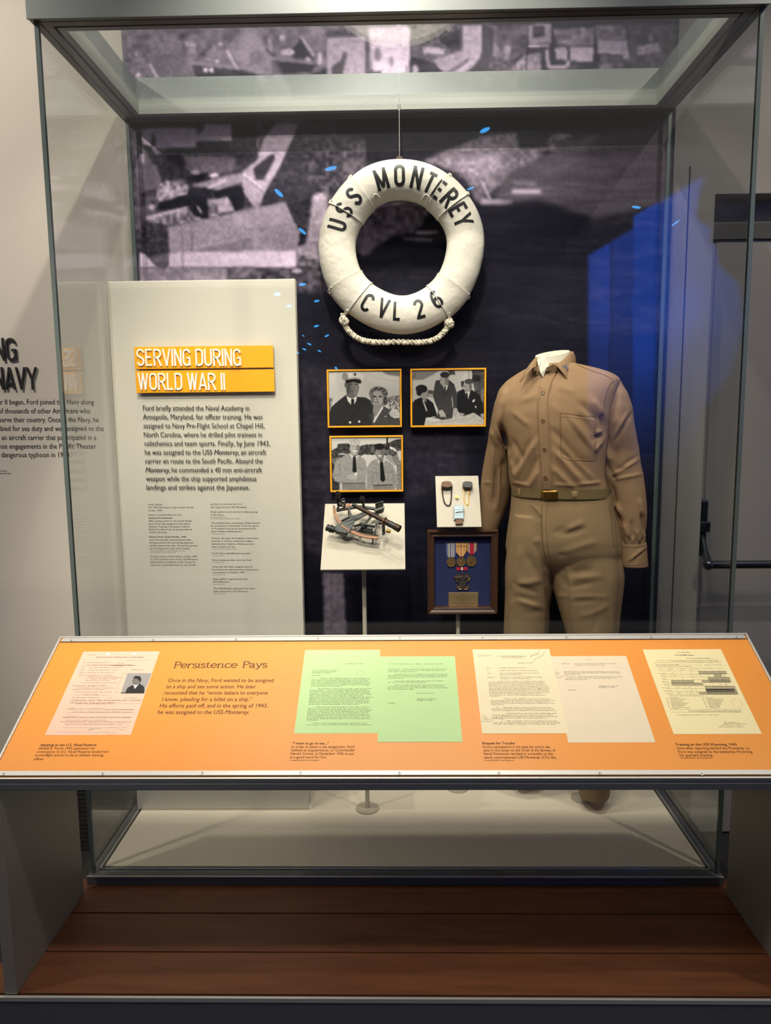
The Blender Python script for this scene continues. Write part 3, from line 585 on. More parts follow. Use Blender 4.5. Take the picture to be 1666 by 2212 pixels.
# ------------------------------------------------------------------ the slanted reading rail in front of the glass
SL = .54
RP = Vector((0, 1.607, 1.110+SL*(1.607-1.993)))
FR = plane_frame(RP, (1, 0, 0), (0, 1, SL)); PR = frame_plane(FR); UN, VN, NN = FR[1], FR[2], FR[3]
def rz(v, n=0, x=0): return RP + Vector((x, 0, 0)) + VN*v + NN*n
RL = .4420                       # length of the slope
rail = thing('reading_rail', 'slanted orange reading rail with printed letters standing on the bench in front of the case', 'reading rail', (0, 1.8, BZ))
TS = Matrix((UN, VN, NN)).transposed().to_4x4(); TS.translation = RP
RW = .9525
gp = MB().box(-RW+.006, RW-.006, -.0036, RL-.0046, -.006, .0, 0, TS).build('graphic_panel', M['orange'], rail)
for nm, v0, v1 in (('trim_strip', -.0034, .0090), ('trim_strip', RL-.0198, RL-.0055)):
    MB().box(-RW+.010, RW-.010, v0, v1, .0003, .0028, 0, TS).build(nm, M['alu'], rail, .0005)
mb = MB(); mb.box(-RW, -RW+.0055, .0, RL, -.03, .0035, 0, TS); mb.box(RW-.0055, RW, .0, RL, -.03, .0035, 0, TS); mb.box(-RW+.0055, RW-.0055, RL-.0045, RL, -.03, .0035, 0, TS)
mb.box(-RW, RW, -.0118, -.0070, -.03, .001, 0, TS)
mb.build('edge_frame', M['alu'], rail, .0007)
mb = MB(); mb.box(-RW+.0055, RW-.0055, -.0069, .0090, -.02, -.0062, 0, TS); mb.box(-RW+.0056, -RW+.0095, .004, RL-.005, -.02, -.002, 0, TS); mb.box(RW-.0095, RW-.0056, .004, RL-.005, -.02, -.002, 0, TS)
mb.box(-RW+.006, RW-.006, RL-.0213, RL-.0198, .0002, .0008, 0, TS)
mb.build('shadow_gap', M['gasket'], rail)
# carcass of the rail: apron in front, tapering underside
za = rz(-.012).z
mb = MB(); mb.box(-.963, .963, 1.597, 1.6115, 868e-3, za-.012); mb.build('apron', M['graphite'], rail, .001)
mb = MB(); p = [(0, 1.6120, .869), (0, 1.6120, rz(.006).z-.022), (0, rz(RL).y-.004, rz(RL).z-.024), (0, rz(RL).y-.004, rz(RL).z-.075)]
mb.prism([(-.932, y, z) for _, y, z in p], (1.864, 0, 0)); mb.build('underside', M['graphite'], rail)
for s in (-1, 1):
    pr = [(0, 1.607, BZ+.0006), (0, 1.607, .8665), (0, 1.607, rz(0).z-.026), (0, 1.991, rz(0).z-.026+SL*.384), (0, 1.991, BZ+.0006)]
    x0 = -.963 if s < 0 else .9325
    MB().prism([(x0, y, z) for _, y, z in pr], (.0305, 0, 0)).build('side_panel', M['legpanel'], rail, .0012)
# screws
sc0 = None
def screw(px, py):
    global sc0
    c = on(px, py, (RP+NN*.0028, NN))
    if sc0 is None:
        mb = MB(); mb.disc(c, NN, .0042, .0012, 16, 0); mb.disc(c+NN*.0012, NN, .0017, .0002, 8, 1)
        sc0 = mb.build('screw', [M['alu'], M['black']], rail); sc0['c'] = tuple(c)
    else: dup(sc0, c-Vector(sc0['c']), rail)
for x, y in ((154, 1383.5), (331, 1382.5), (510, 1381), (687, 1379), (864, 1378), (1043, 1377.5), (1224, 1377), (1407, 1377), (1591.5, 1377)): screw(x, y)
for x, y in ((8, 1671.5), (222, 1671), (437, 1669.5), (649.5, 1669), (863, 1669), (1078, 1669), (1296, 1670), (1516, 1672)): screw(x, y)
del sc0['c']
for o in list(rail.children):
    if 'c' in o: del o['c']

# ---- what is printed on the rail
def rl(mb, t, x0, x1, y, cap, mi=0, bold=0., lift=.0004, shear=0., res=2):
    text_line(mb, t, on(x0, y, PR), on(x1, y, PR), cap, FR, lift, mi, bold, res, 0, shear)
mb = MB(); pen_line(mb, 'Persistence Pays', on(374, 1443, PR), on(576.5, 1442, PR), .0212, FR, .0004, .092, 0, 0, SER)
mb.build('title_text', M['brownink'], gp)
mb = MB()
for t, x0, x1, y in [('Once in the Navy, Ford wanted to be assigned', 362.5, 590.5, 1473.5), ('to a ship and see some action. He later', 358.5, 552.5, 1487), ('recounted that he \u201cwrote letters to everyone', 354, 578, 1500.5),
    ('I knew, pleading for a billet on a ship.\u201d', 349.5, 543.5, 1514.5), ('His efforts paid off, and in the spring of 1943,', 344.5, 578, 1528.5), ('he was assigned to the USS *Monterey.*', 340, 538, 1542.5)]:
    rl(mb, t, x0, x1, y, .0122, bold=.006, res=3)
mb.build('paragraph_text', M['brownink'], gp)
def conv(ox, oy, k): return lambda x, y: (ox+x/k, oy+y/k)
def caption(cf, rows):
    mb = MB()
    for r in rows:
        t, x0, x1, y = r[:4]; small = len(r) > 4 and r[4] == 's'; b = len(r) > 4 and r[4] == 'b'
        (a, c), (d, _) = cf(x0, y), cf(x1, y); rl(mb, t, a, d, c, .0036 if small else .0068, bold=.022 if b else .004)
    mb.build('caption_text', M['brownink'], gp)
caption(conv(60, 1380, 2.975), [('Applying to the U.S. Naval Reserve', 77, 440, 689, 'b'), ("Gerald R. Ford's 1942 application for", 67, 432, 711), ('commission in U.S. Naval Reserve landed him', 56, 518, 733), ('in pre-flight school to be an athletic training', 45, 485, 755), ('officer.', 36, 103, 780)])
caption(conv(610, 1380, 3.967), [('\u201cI want to go to sea...\u201d', 85, 398, 905, 'b'), ('In order to attain a sea assignment, Ford', 79, 616, 935), ('lobbied an acquaintance, Lt. Commander', 74, 623, 964), ('Harold Corwin, in December 1942 to put', 70, 615, 994), ('in a good word for him.', 66, 381, 1024), ('Courtesy Gerald R. Ford Scrapbooks', 62, 314, 1046, 's')])
caption(conv(1010, 1380, 2.54), [('Request for Transfer', 83, 264, 579, 'b'), ("Ford's persistence in his plea for active sea", 86, 455, 599), ('duty in this letter to the Chief of the Bureau of', 88, 485, 618), ('Naval Personnel resulted in a transfer to the', 90, 470, 637), ('newly commissioned USS *Monterey* (CVL-26).', 91, 491, 657), ('Courtesy Gerald R. Ford Scrapbooks', 93, 257, 670, 's')])
caption(conv(1010, 1380, 2.54), [('Training on the USS Wyoming, 1943', 1143, 1480, 586, 'b'), ('Soon after reporting aboard the Monterey, Lt.', 1152, 1552, 606), ('Ford was assigned to the battleship Wyoming', 1160, 1565, 626), ('for gunnery training.', 1166, 1350, 645), ('Courtesy Gerald R. Ford Scrapbooks', 1172, 1340, 657, 's')])

# ---- the printed letters
def uv(px, py):
    p = on(px, py, PR)-RP; return p.dot(UN), p.dot(VN)
def ruv(u, v, n=0): return RP + UN*u + VN*v + NN*n
def doc_rect(tl, tr, br, bl):
    a, b, c, d = uv(*tl), uv(*tr), uv(*br), uv(*bl)
    return (a[0]+d[0])/2, (b[0]+c[0])/2, (c[1]+d[1])/2, (a[1]+b[1])/2
class Doc:
    def __init__(s, corners, paper, lift, cf, label):
        s.r = doc_rect(*corners); s.lift = lift; s.cf = cf; s.mb = MB(); s.mats = [paper, M['typeink'], M['redink'], M['ink'], M['panelwhite']]; s.label = label
        u0, u1, v0, v1 = s.r; s.mb.box(u0, u1, v0, v1, .0001, lift, 0, TS)
    def rows(s, rows, cap=.0026, mi=1, bold=.0):
        for r in rows:
            t, x0, x1, y = r[:4]; a, c = s.cf(x0, y); d, _ = s.cf(x1, y)
            text_line(s.mb, t, on(a, c, PR), on(d, c, PR), cap if len(r) < 5 else r[4], FR, s.lift+.0002, mi, bold, 1)
    def line(s, x0, y0, x1, y1, w=.0004, mi=1):
        a = on(*s.cf(x0, y0), PR); b = on(*s.cf(x1, y1), PR); d = (b-a).normalized(); t = NN.cross(d)*w/2
        o = NN*(s.lift+.0002); s.mb.add([a-t+o, b-t+o, b+t+o, a+t+o], [(0, 1, 2, 3)], mi)
    def scrawl(s, pts, w=.0005, mi=1):
        for (a, b), (c, d) in zip(pts[:-1], pts[1:]): s.line(a, b, c, d, w, mi)
    def ringmark(s, x, y, r, w=.0007, mi=2, gap=0, sq=1.0):
        c = on(*s.cf(x, y), PR); n = 30
        for k in range(n):
            if gap and k % gap == 0: continue
            t0, t1 = 2*PI*k/n, 2*PI*(k+1)/n
            q = [c + UN*(rr*math.cos(t)) + VN*(rr*math.sin(t)*sq) + NN*(s.lift+.0002) for rr, t in ((r-w, t0), (r, t0), (r, t1), (r-w, t1))]
            s.mb.add(q, [(0, 1, 2, 3)], mi)
    def rect(s, pts, mi, lift=.0002):
        s.mb.add([on(*s.cf(x, y), PR)+NN*(s.lift+lift) for x, y in pts], [(0, 3, 2, 1)], mi)
    def done(s): return s.mb.build('printed_letter', s.mats, gp, label=s.label)
PAP = {k: mat(k+'_paper_print', c, .6, var=.03, vscale=30) for k, c in dict(pink=rgb(222, 186, 162), green=rgb(180, 214, 150), buff=rgb(226, 214, 176), cream=rgb(222, 208, 178), straw=rgb(232, 220, 168)).items()}
# pink application form
d = Doc(((180.5, 1407.5), (345.5, 1407.5), (282.5, 1587.5), (97, 1588.5)), PAP['pink'], .0004, conv(60, 1380, 2.975), 'pink application form with a small portrait photograph')
d.rows([('NAVPERS 953', 385, 437, 106, .0016), ('APPLICATION FOR COMMISSION IN U. S. NAVAL RESERVE', 437, 750, 122, .0034)], bold=.02)
rows = [('From: Gerald Rudolph Ford, Jr.', 360, 530, 156), ('Name in full', 570, 618, 160), ('1011 Santa Cruz Drive, Grand Rapids, Michigan', 385, 676, 170), ('Residence address', 550, 620, 175), ('To:        The Chief of the Bureau of Personnel.', 347, 606, 187), ('Via:      (1) The Commandant,    ninth', 340, 575, 203), ('Naval District.', 668, 742, 201), ('Subject:  Application for appointment as', 332, 553, 219), ('* * * *', 712, 772, 218),
 ('References: (a) Evidence of citizenship.', 325, 540, 236), ('(b) Three letters of recommendation.', 385, 570, 244), ('(c) Evidence transcript of prior military', 380, 600, 252), ('service, other than U. S. Navy', 408, 570, 260), ('(d) Information of education.', 372, 532, 269), ('1.  I request that I be appointed in the U. S. Naval', 330, 575, 285), ('Reserve as  Ensign  A-V(P)', 292, 500, 303), ('2. The following information concerning me is', 312, 560, 319), ('developed as hereunder for consideration.', 282, 500, 328),
 ('(a) Date and place of birth  July 14, 1913', 300, 537, 345), ('Omaha, Nebraska', 355, 455, 361), ('(b) Citizenship  Naturalized', 285, 460, 381), ('U. S. A.', 505, 542, 383), ('Date of naturalization', 617, 706, 383), ('(c) Education  Grade High, Grand Rapids; Univ. of Michigan', 275, 735, 397), ('(d) Degrees  Yale Law and B.A.', 272, 560, 413), ('names of schools, Michigan; Yale, Conn.', 312, 545, 421),
 ('(e) Military or naval or Coast Guard service', 252, 495, 452), ('none from department', 497, 680, 456), ('(f) A list of three states from family sources', 290, 665, 473), ('(g) State whether at present a member of any Federal or State military organization', 225, 668, 506), ('line is to active, reserve, or retired status', 250, 505, 526), ('(h) If ever granted a pension, compensation for disability, or retired pay, so if', 213, 660, 535), ('state for such in pending, state dates and circumstances   none', 238, 605, 553), ('Gerald R. Ford Jr.', 400, 470, 580, .0022), ('(Signed)', 383, 415, 588), ('over', 590, 615, 587)]
d.rows(rows, .0023, bold=.012)
for x0, x1, y in ((630, 800, 138), (520, 690, 171), (355, 700, 172), (300, 520, 305), (300, 520, 363), (290, 720, 399), (270, 730, 415), (250, 690, 458), (250, 690, 475), (245, 330, 495), (235, 660, 508), (235, 650, 540), (230, 640, 572), (185, 560, 602)): d.line(x0, y, x1, y, .00035)
d.line(612, 225, 565, 346, .0004); d.line(565, 346, 600, 346, .0004); d.line(612, 225, 625, 225, .0004)
for x, y in ((515, 99), (684, 97)): d.ringmark(x, y, .0042, .0042, 4)
d.ringmark(541, 592, .0125, .0006, 2, 4, .95)
pform = d.done()
# identity portrait on the form
pc = Canvas(595, 218, 800, 355, 1.0, .66)
pc.pg(.6, [(595, 218), (800, 218), (800, 355), (595, 355)], 1).pg(.16, [(625, 352), (640, 318), (685, 292), (718, 288), (748, 310), (752, 352)], 1, .04).pg(.9, [(676, 300), (692, 292), (716, 290), (690, 322), (680, 318)], 1).pg(.1, [(676, 306), (688, 304), (676, 332), (664, 334)], 1)
pc.el(.45, 696, 274, 20, 27, 1).pg(.45, [(670, 268), (682, 262), (684, 284), (672, 284)], 1).pg(.12, [(676, 258), (690, 240), (722, 242), (730, 262), (724, 284), (716, 268), (700, 256)], 1).el(.35, 718, 278, 4, 8).ln(.2, 3, [(680, 268), (690, 267)]).ln(.25, 3, [(676, 287), (688, 286)]).ln(.08, 4, [(596, 350), (752, 350)])
pcor = [on(*conv(60, 1380, 2.975)(x, y), PR)+NN*.0008 for x, y in ((642, 222), (796, 222), (747, 352), (598, 352))]
uu = np.linspace(0, 1, 70); vv = np.linspace(0, 1, 60); U_, V_ = np.meshgrid(uu, vv)
PX = (642*(1-U_)+796*U_)*(1-V_)+(598*(1-U_)+747*U_)*V_; PY = 222*(1-V_)+352*V_
def photo_tint(v): return np.stack([v*.985+.005, v*.97+.005, v*.935+.012], 1)
PHM = print_mat('photograph_print', .35, .06, 1500, .4)
print_mesh('portrait_print', *pcor, 70, 60, pc.sample(PX, PY), photo_tint, PHM, gp)
# first green letter
d = Doc(((660.4, 1404), (823.5, 1404.3), (815, 1584.7), (634.5, 1583.7)), PAP['green'], .0003, conv(610, 1380, 3.967), 'upper page of the green typed letter')
d.rows([('December 22, 1942', 545, 690, 217), ('Lt. Comdr. Harold Corwin', 260, 466, 273), ('415 Fourth Street, North', 258, 463, 285), ('Arlington, Virginia', 257, 420, 296), ('Dear Sir:', 254, 332, 318),
 ('I believe that I had the pleasure of meeting you a', 320, 750, 341), ('year or so ago in Grand Rapids, Michigan in the company of', 250, 748, 353), ('your father, shortly after I had graduated from the Yale', 250, 732, 364), ('Law School, and passed the Michigan bar examination. You', 248, 750, 375), ('wrote had let after manner of pen and on the basis of this', 247, 748, 386), ('wide acquaintanceship, I am taking the liberty of writing', 245, 740, 398), ('and requesting some assistance.', 244, 512, 410),
 ('My problem is that I want sea duty, while my present', 308, 763, 432), ('duty is ashore.  I am a Lieutenant (jg), D-V(S), U.S.N.R.,', 238, 735, 444), ("in Commander Hamilton's Aviation Cadet Pre-Flight Training", 236, 753, 456), ('Program.  I have been in the Navy since April 20, 1942 and', 235, 745, 468), ("started my duty period with a month's training at the United", 235, 760, 480), ('States Naval Academy.  Since May 27, 1942 I have been', 234, 700, 492), ('stationed at the United States Navy Pre-Flight School, Chapel', 232, 770, 504), ('Hill, North Carolina where I have been working in both the', 230, 742, 515), ('Military and Athletic Departments, teaching elementary Sea-', 228, 752, 528), ('manship, elementary Ordnance and Gunnery, and First Aid.', 227, 735, 540), ('Aside from these latter duties I have been coaching all the', 226, 750, 552), ('sports that cadets participate in at this station.', 224, 668, 564),
 ('Unfortunately, from my point of view I want to go to', 285, 748, 588), ('sea in some capacity and it looks like most of the men in', 220, 730, 601), ('this part of the Navy are going to be ashore for the duration.', 218, 773, 613), ('However, a few men have been detached for sea duty-either', 216, 760, 625), ('being sent to training schools for P-T boat work or direct', 214, 737, 637), ('duty on board a destroyer--and that is exactly the type of', 213, 738, 650), ('work I would like to do.  It seems that all the men who have', 212, 755, 662), ('been detached for sea duty have had some information on how', 210, 745, 675), ('to go about filing the proper papers in the proper places in', 208, 755, 688), ('Washington.', 206, 305, 700), ('I will not have had any sea-going experience, but I', 258, 725, 727), ('want to get to sea very badly and will do whatever legitimate', 204, 762, 741)], .0027, bold=.006)
d.ringmark(671, 290, .0102, .0006, 2, 4)
d.done()
d = Doc(((823.5, 1418.3), (983.6, 1417.8), (998.2, 1603.3), (812.2, 1602.8)), PAP['green'], .0006, conv(610, 1380, 3.967), 'lower page of the green typed letter')
d.rows([('Lt. Comdr. Harold Corwin -- Page 2 -- December 22, 1942', 908, 1375, 220), ('- - - - - - - - - - - - - - - - - - - - - - - - - - -', 908, 1410, 241), ('to get there.  I have applied for sea duty when the fitness', 907, 1412, 263), ('reports were last sent out here, but as yet no action has', 907, 1393, 275), ('been taken on this request.', 907, 1137, 286), ('All of the men in our program have been promised some', 965, 1422, 307), ('sea duty before this things ends, but that seems a long way', 906, 1412, 319), ('off and is not the kind of duty that is going to get me in', 906, 1408, 331), ('any real action.', 906, 1040, 343), ('If you have any ideas that would prove helpful to', 967, 1392, 365), ('me, they would be greatly appreciated.', 905, 1235, 377), ('If you ever get down this way and I am still here,', 966, 1402, 400), ('it would be very fine meeting you again and in case they', 905, 1385, 412), ('are sent before too long, will doubtless see you practicing', 904, 1420, 424), ('law in Grand Rapids again.', 904, 1130, 436), ('Very truly yours,', 1152, 1300, 471), ('GERALD R. FORD, JR.', 1152, 1320, 520), ('Lt.(jg) U.S.N.R.', 1152, 1295, 532), ('GRF:MGM', 902, 965, 556)], .0027, bold=.006)
d.done()
# request for transfer
d = Doc(((1021.8, 1402.8), (1189, 1402.8), (1226, 1584.7), (1040.7, 1584.7)), PAP['buff'], .0006, conv(1010, 1380, 2.54), 'buff typed letter headed U.S. Navy Pre-Flight School')
d.rows([('U. S. NAVY PRE FLIGHT SCHOOL', 162, 326, 99, .0030), ('CHAPEL HILL, NORTH CAROLINA', 187, 302, 107, .0020)], bold=.025)
d.rows([('Office of Commandant', 58, 128, 91, .0018), ('U. S. Training Sch.', 58, 128, 96, .0018), ('Ref. No.', 58, 82, 101, .0018), ('January 8, 1943', 278, 360, 135), ('From:', 106, 132, 162), ('Lt.(jg) Gerald R. Ford, Jr.', 177, 322, 162), ('To:', 106, 124, 177), ('Chief of The Bureau of Naval Personnel', 177, 384, 177), ('Via:', 108, 132, 192), ('The Commanding Officer and the Chief of', 178, 393, 191), ('Bureau of Aeronautics.', 178, 300, 199), ('Subject:', 110, 155, 214), ('Request for Transfer for Further Training', 182, 410, 213), ('Leading to Active Duty at Sea.', 182, 347, 221),
 ('1.     I was sworn in April 13, 1942 in the United', 140, 424, 236), ('States Naval Reserve with the classification of A-V(P)', 115, 413, 243), ('and sent to the United States Naval Academy, Annapolis,', 116, 430, 250), ("Maryland for one month's training. At the conclusion of", 116, 437, 258), ('this indoctrination period, I was re-classified to D-V(S)', 117, 445, 266), ('and transferred to the United States Navy Pre-Flight School,', 118, 455, 274), ('Chapel Hill, North Carolina and placed in the Military De-', 118, 452, 281), ('partment where I have been an instructor of aviation cadets', 119, 446, 288), ('in elementary Ordnance and Gunnery, Seamanship, First Aid,', 120, 452, 296), ('and Military Drill.  This includes some work in Com-', 121, 405, 303), ('munications, i.e., Morse Code (blinker and buzzer) and', 122, 424, 311), ('semaphore.', 124, 180, 318),
 ('While at this station I have also assisted in', 200, 455, 333), ('the coaching of all sports and recreation activities that the', 127, 478, 341), ('Cadets participate in.  I have had more experience in-', 128, 455, 348), ('structing Cadets in swimming, boxing and football than in any', 128, 478, 356), ('other sports.', 129, 203, 364), ('2.     I greatly desire active service at sea and I', 160, 460, 380), ('feel that I have the necessary qualifications as the result', 133, 475, 388), ('of previous naval service, education, and business experience.', 134, 492, 396), ('I graduated from the University of Michigan with', 212, 490, 412), ('an A. B. degree with more than the required courses in Math-', 137, 475, 421), ('ematics and Business Statistics and subsequently obtained my', 138, 493, 429), ('L.L.B. degree from the Yale University Law School.', 138, 432, 437), ('All of my life I have been sailing small boats', 218, 492, 454), ('and craft on Lake Michigan, so I am familiar with the handling', 142, 508, 463), ('of such.  My health is excellent; I am unmarried, 29 years', 142, 486, 471)], .0027, bold=.006)
d.scrawl([(343, 105), (352, 90), (356, 98), (362, 84), (370, 94), (378, 78), (384, 90), (392, 70), (402, 62)], .0006); d.scrawl([(368, 128), (364, 118), (374, 112), (384, 104), (392, 108), (400, 92), (412, 98), (424, 68)], .0006)
d.ringmark(96, 434, .005, .0005, 1); d.scrawl([(75, 456), (88, 450), (96, 458), (110, 450), (124, 456), (140, 448)], .0006); d.scrawl([(95, 444), (150, 438), (196, 442), (186, 456)], .0005); d.line(94, 429, 97, 438, .0005)
d.done()
d = Doc(((1189, 1417.4), (1354.5, 1417.4), (1414.7, 1604.2), (1224.6, 1603.8)), PAP['cream'], .0003, conv(1010, 1380, 2.54), 'second cream page with three short typed paragraphs')
d.rows([('- 2 -', 653, 684, 117), ('Subject:', 518, 562, 139), ('Request for Transfer for Further Training', 590, 815, 138), ('Leading to Active Duty at Sea.', 590, 756, 146), ('- - - - - - - - - - - - - - - - - - - - - - - -', 522, 826, 159), ('old, and have no dependents in fact that active duty at', 530, 832, 182), ('sea is what I am best qualified for, if given some addi-', 531, 840, 189), ('tional training.', 532, 620, 196), ('I greatly desire this opportunity for active', 606, 852, 210), ('sea duty and hope that my request will be given the', 537, 820, 218), ('attention it deserves.', 538, 660, 226), ('GERALD R. FORD, JR.', 720, 830, 262), ('Lt.(jg) U.S.N.R.', 722, 812, 269), ('GRF:MGM', 552, 592, 284)], .0027, bold=.006)
d.ringmark(493, 190, .0052, .0005, 1); d.line(491, 185, 494, 196, .0005); d.scrawl([(485, 214), (496, 208), (506, 216), (520, 204), (540, 206), (548, 200), (556, 210), (586, 202), (590, 210)], .0006)
d.done()
# certificate
d = Doc(((1389.9, 1402.8), (1559.2, 1402.8), (1644.6, 1585.9), (1453.7, 1585.5)), PAP['straw'], .0004, conv(1010, 1380, 2.54), 'straw-coloured certificate with a chequered record table')
d.rows([('U.S.S. WYOMING', 1150, 1222, 77, .0026), ('Certificate', 1137, 1246, 93, .0046)], bold=.02, mi=3)
d.rows([('Date  June 26, 1943.', 1205, 1330, 109), ('This is to certify that  Lieutenant Gerald R. Ford, Jr., D-V(S) USNR', 1037, 1378, 122), ('has completed a course of instruction at the ANTIAIRCRAFT GUNNERY School', 1022, 1392, 132, .0019), ('from 12th to 26th 1943', 1035, 1160, 144), ('during which he manned', 1302, 1397, 145), ('the following stations for A. A. Machine firing runs:', 1034, 1235, 153),
  ('Gunner', 1052, 1075, 170, .0018), ('20MM', 1108, 1128, 168, .0018), ('40MM', 1172, 1192, 168, .0018), ('5 in.', 1228, 1244, 168, .0018), ('Director', 1318, 1342, 163, .0018), ('Gun Captain', 1045, 1090, 192, .0021), ('Pointer', 1062, 1090, 206, .0021), ('Trainer', 1066, 1092, 221, .0021), ('Sightsetter', 1068, 1110, 237, .0021), ('Spotter', 1080, 1110, 252, .0021), ('1st Loader', 1072, 1112, 270, .0021), ('2nd Loader', 1078, 1124, 287, .0021), ('3rd Loader', 1086, 1128, 303, .0021),
  ('He has been instructed in the following subjects:', 1110, 1305, 315), ('Remarks:', 1118, 1155, 387), ('He is assigned a final mark of  3.4   for the course.', 1146, 1382, 420), ('Lieut. Comdr., U. S. Navy', 1393, 1500, 476), ('Senior Gunnery School Instructor', 1380, 1518, 485)], .0023, bold=.008)
subj = ['Battery alignment', 'Control Methods', 'Fuzes, ammo and tests', 'Functioning of gun', 'Functioning of mount', 'Disassembly', 'Boresighting', 'Fire control methods', 'Operation of Radar']
for k, t in enumerate(subj): d.rows([('X', 1092+k*1.9, 1098+k*1.9, 326+k*6.8), (t, 1110+k*2, 1160+k*2+(k*37 % 50), 326+k*6.8)], .0021, bold=.012)
subj = ['Safety precautions', 'Loading and assembly', 'Use and arming practice', 'Range firing (Dark Fwd.)', 'Tracking and day/night', 'Estimating', 'Ammo, powder, illumination', 'Sighting drill', 'Pass off']
for k, t in enumerate(subj): d.rows([('X', 1287+k*3.4, 1294+k*3.4, 326+k*6.8), (t, 1306+k*3.4, 1350+k*3.4+(k*53 % 60), 326+k*6.8)], .0021, bold=.012)
for x0, x1, y in ((1225, 1370, 110), (1130, 1390, 124), (1045, 1290, 145), (1117, 1510, 403), (1150, 1510, 388)): d.line(x0, y, x1, y, .0003)
ys = [161, 176, 195, 209, 224, 242, 258, 274, 291, 306]
for k, y in enumerate(ys): d.line(1044+(y-161)*.39, y, 1405+(y-161)*.47, y, .0004)
for xt, xb in ((1102, 1158), (1165, 1208), (1222, 1262), (1262, 1330), (1300, 1372), (1340, 1405), (1375, 1440)): d.line(xt, 161, xb, 306, .0003)
def hatch(x0, x1, y0, y1, sh):
    n = max(1, int((y1-y0)/6.5))
    for k in range(n):
        y = y0+(y1-y0)*(k+.5)/n; q = (y-y0)*sh; h = (y1-y0)/n*.34; m = int((x1-x0)/12)
        for j in range(m):
            a = x0+q+(x1-x0)*j/m; b = x0+q+(x1-x0)*(j+.96)/m; d.rect([(a, y-h*.3), (b, y-h), (b, y+h*.4), (a, y+h)], 3)
for h in ((1265, 1420, 178, 195), (1350, 1392, 195, 209), (1317, 1438, 210, 240), (1115, 1240, 227, 242), (1284, 1440, 226, 241), (1117, 1290, 242, 257), (1300, 1468, 259, 306), (1268, 1475, 291, 306), (1305, 1465, 275, 291)): hatch(*h, .42)
for x, y in ((1125, 187), (1130, 202), (1405, 204), (1152, 266), (1215, 266), (1160, 298), (1222, 298), (1388, 250), (1416, 250), (1225, 282)): d.scrawl([(x, y), (x+4, y+4), (x+9, y-4)], .0006)
d.ringmark(1478, 353, .0128, .0007, 2, 5, 1.0)
pts = []
random.seed(3)
for k in range(46): pts.append((1212+k*6.4, 397+(-1)**k*(3+random.random()*3)+ (0 if k % 7 else 3)))
d.scrawl(pts, .0006)
d.scrawl([(1408, 470), (1418, 452), (1412, 462), (1424, 470), (1432, 458), (1440, 468), (1450, 456), (1456, 468), (1468, 458), (1476, 468), (1488, 462), (1500, 466), (1534, 470)], .0007)
d.done()

# ------------------------------------------------------------------ the white text panel standing in the case
tp = thing('text_panel', 'tall white text panel with amber title bands standing at the left inside the case', 'text panel', (-.62, 2.42, ZB))
PY_ = 2.4005
FP = plane_frame((0, PY_, 0), (1, 0, 0), (0, 0, 1)); PP = frame_plane(FP)
MB().box(-.918, -.3225, 2.405, 2.435, ZB+.001, 2.146).build('board', M['panelwhite'], tp, .0015)
MB().box(-.918, -.3225, 2.3972, 2.3995, ZB+.004, 2.146).build('clear_cover', M['acrylic'], tp)
for x in (-.917, -.3253): MB().box(x, x+.0018, 2.3997, 2.405, .45, 2.1455).build('spacer', M['panelwhite'], tp)
MB().box(-.3225, -.312, 2.409, 2.430, ZB+.0005, ZB+.008).build('foot_bracket', M['white'], tp)
def pt(mb, t, x0, x1, y, cap, mi=0, bold=0., lift=0., extr=0., res=2): text_line(mb, t, on(x0, y, PP), on(x1, y, PP), cap, FP, lift, mi, bold, res, extr)
for (x0, x1, y0, y1), t, tx in (((289.2, 591, 749.5, 793.8), 'SERVING DURING', (300, 524, 791.5)), ((292.2, 593.2, 801.2, 845.8), 'WORLD WAR II', (303, 490, 843))):
    a = at(x0, y0, 2.386); b = at(x1, y1, 2.386); band = MB().box(a.x, b.x, 2.386, 2.3970, b.z, a.z).build('title_band', M['yellow'], tp, .0006)
    mb = MB(); pen_line(mb, t, on(tx[0]+2, tx[2]-2, PP), on(tx[1]-2, tx[2]-2, PP), .0480, FP, .0160, .118, .003); mb.build('title_lettering', M['white'], band)
mb = MB()
for t, x0, x1, y in [('Ford briefly attended the Naval Academy in', 309, 538.8, 886.5), ('Annapolis, Maryland, for officer training. He was', 309, 567.3, 905.4), ('assigned to Navy Pre-Flight School at Chapel Hill,', 310.2, 571.4, 924.6), ('North Carolina, where he drilled pilot trainees in', 311, 566, 943.8), ('calisthenics and team sports. Finally, by June 1943,', 312.2, 583.6, 962.8),
    ('he was assigned to the USS *Monterey,* an aircraft', 313, 575, 981.8), ('carrier en route to the South Pacific. Aboard the', 313.9, 567.7, 1000.8), ('*Monterey,* he commanded a 40 mm anti-aircraft', 314.3, 566, 1020), ('weapon while the ship supported amphibious', 315.5, 554.2, 1038.8), ('landings and strikes against the Japanese.', 316.3, 539, 1057.6)]:
    pt(mb, t, x0, x1, y, .0158, bold=.005, res=3)
mb.build('paragraph_text', M['ink'], tp)
cf = conv(280, 1070, 4.9); mb = MB()
DN = 'Donor: Gerald R. Ford'
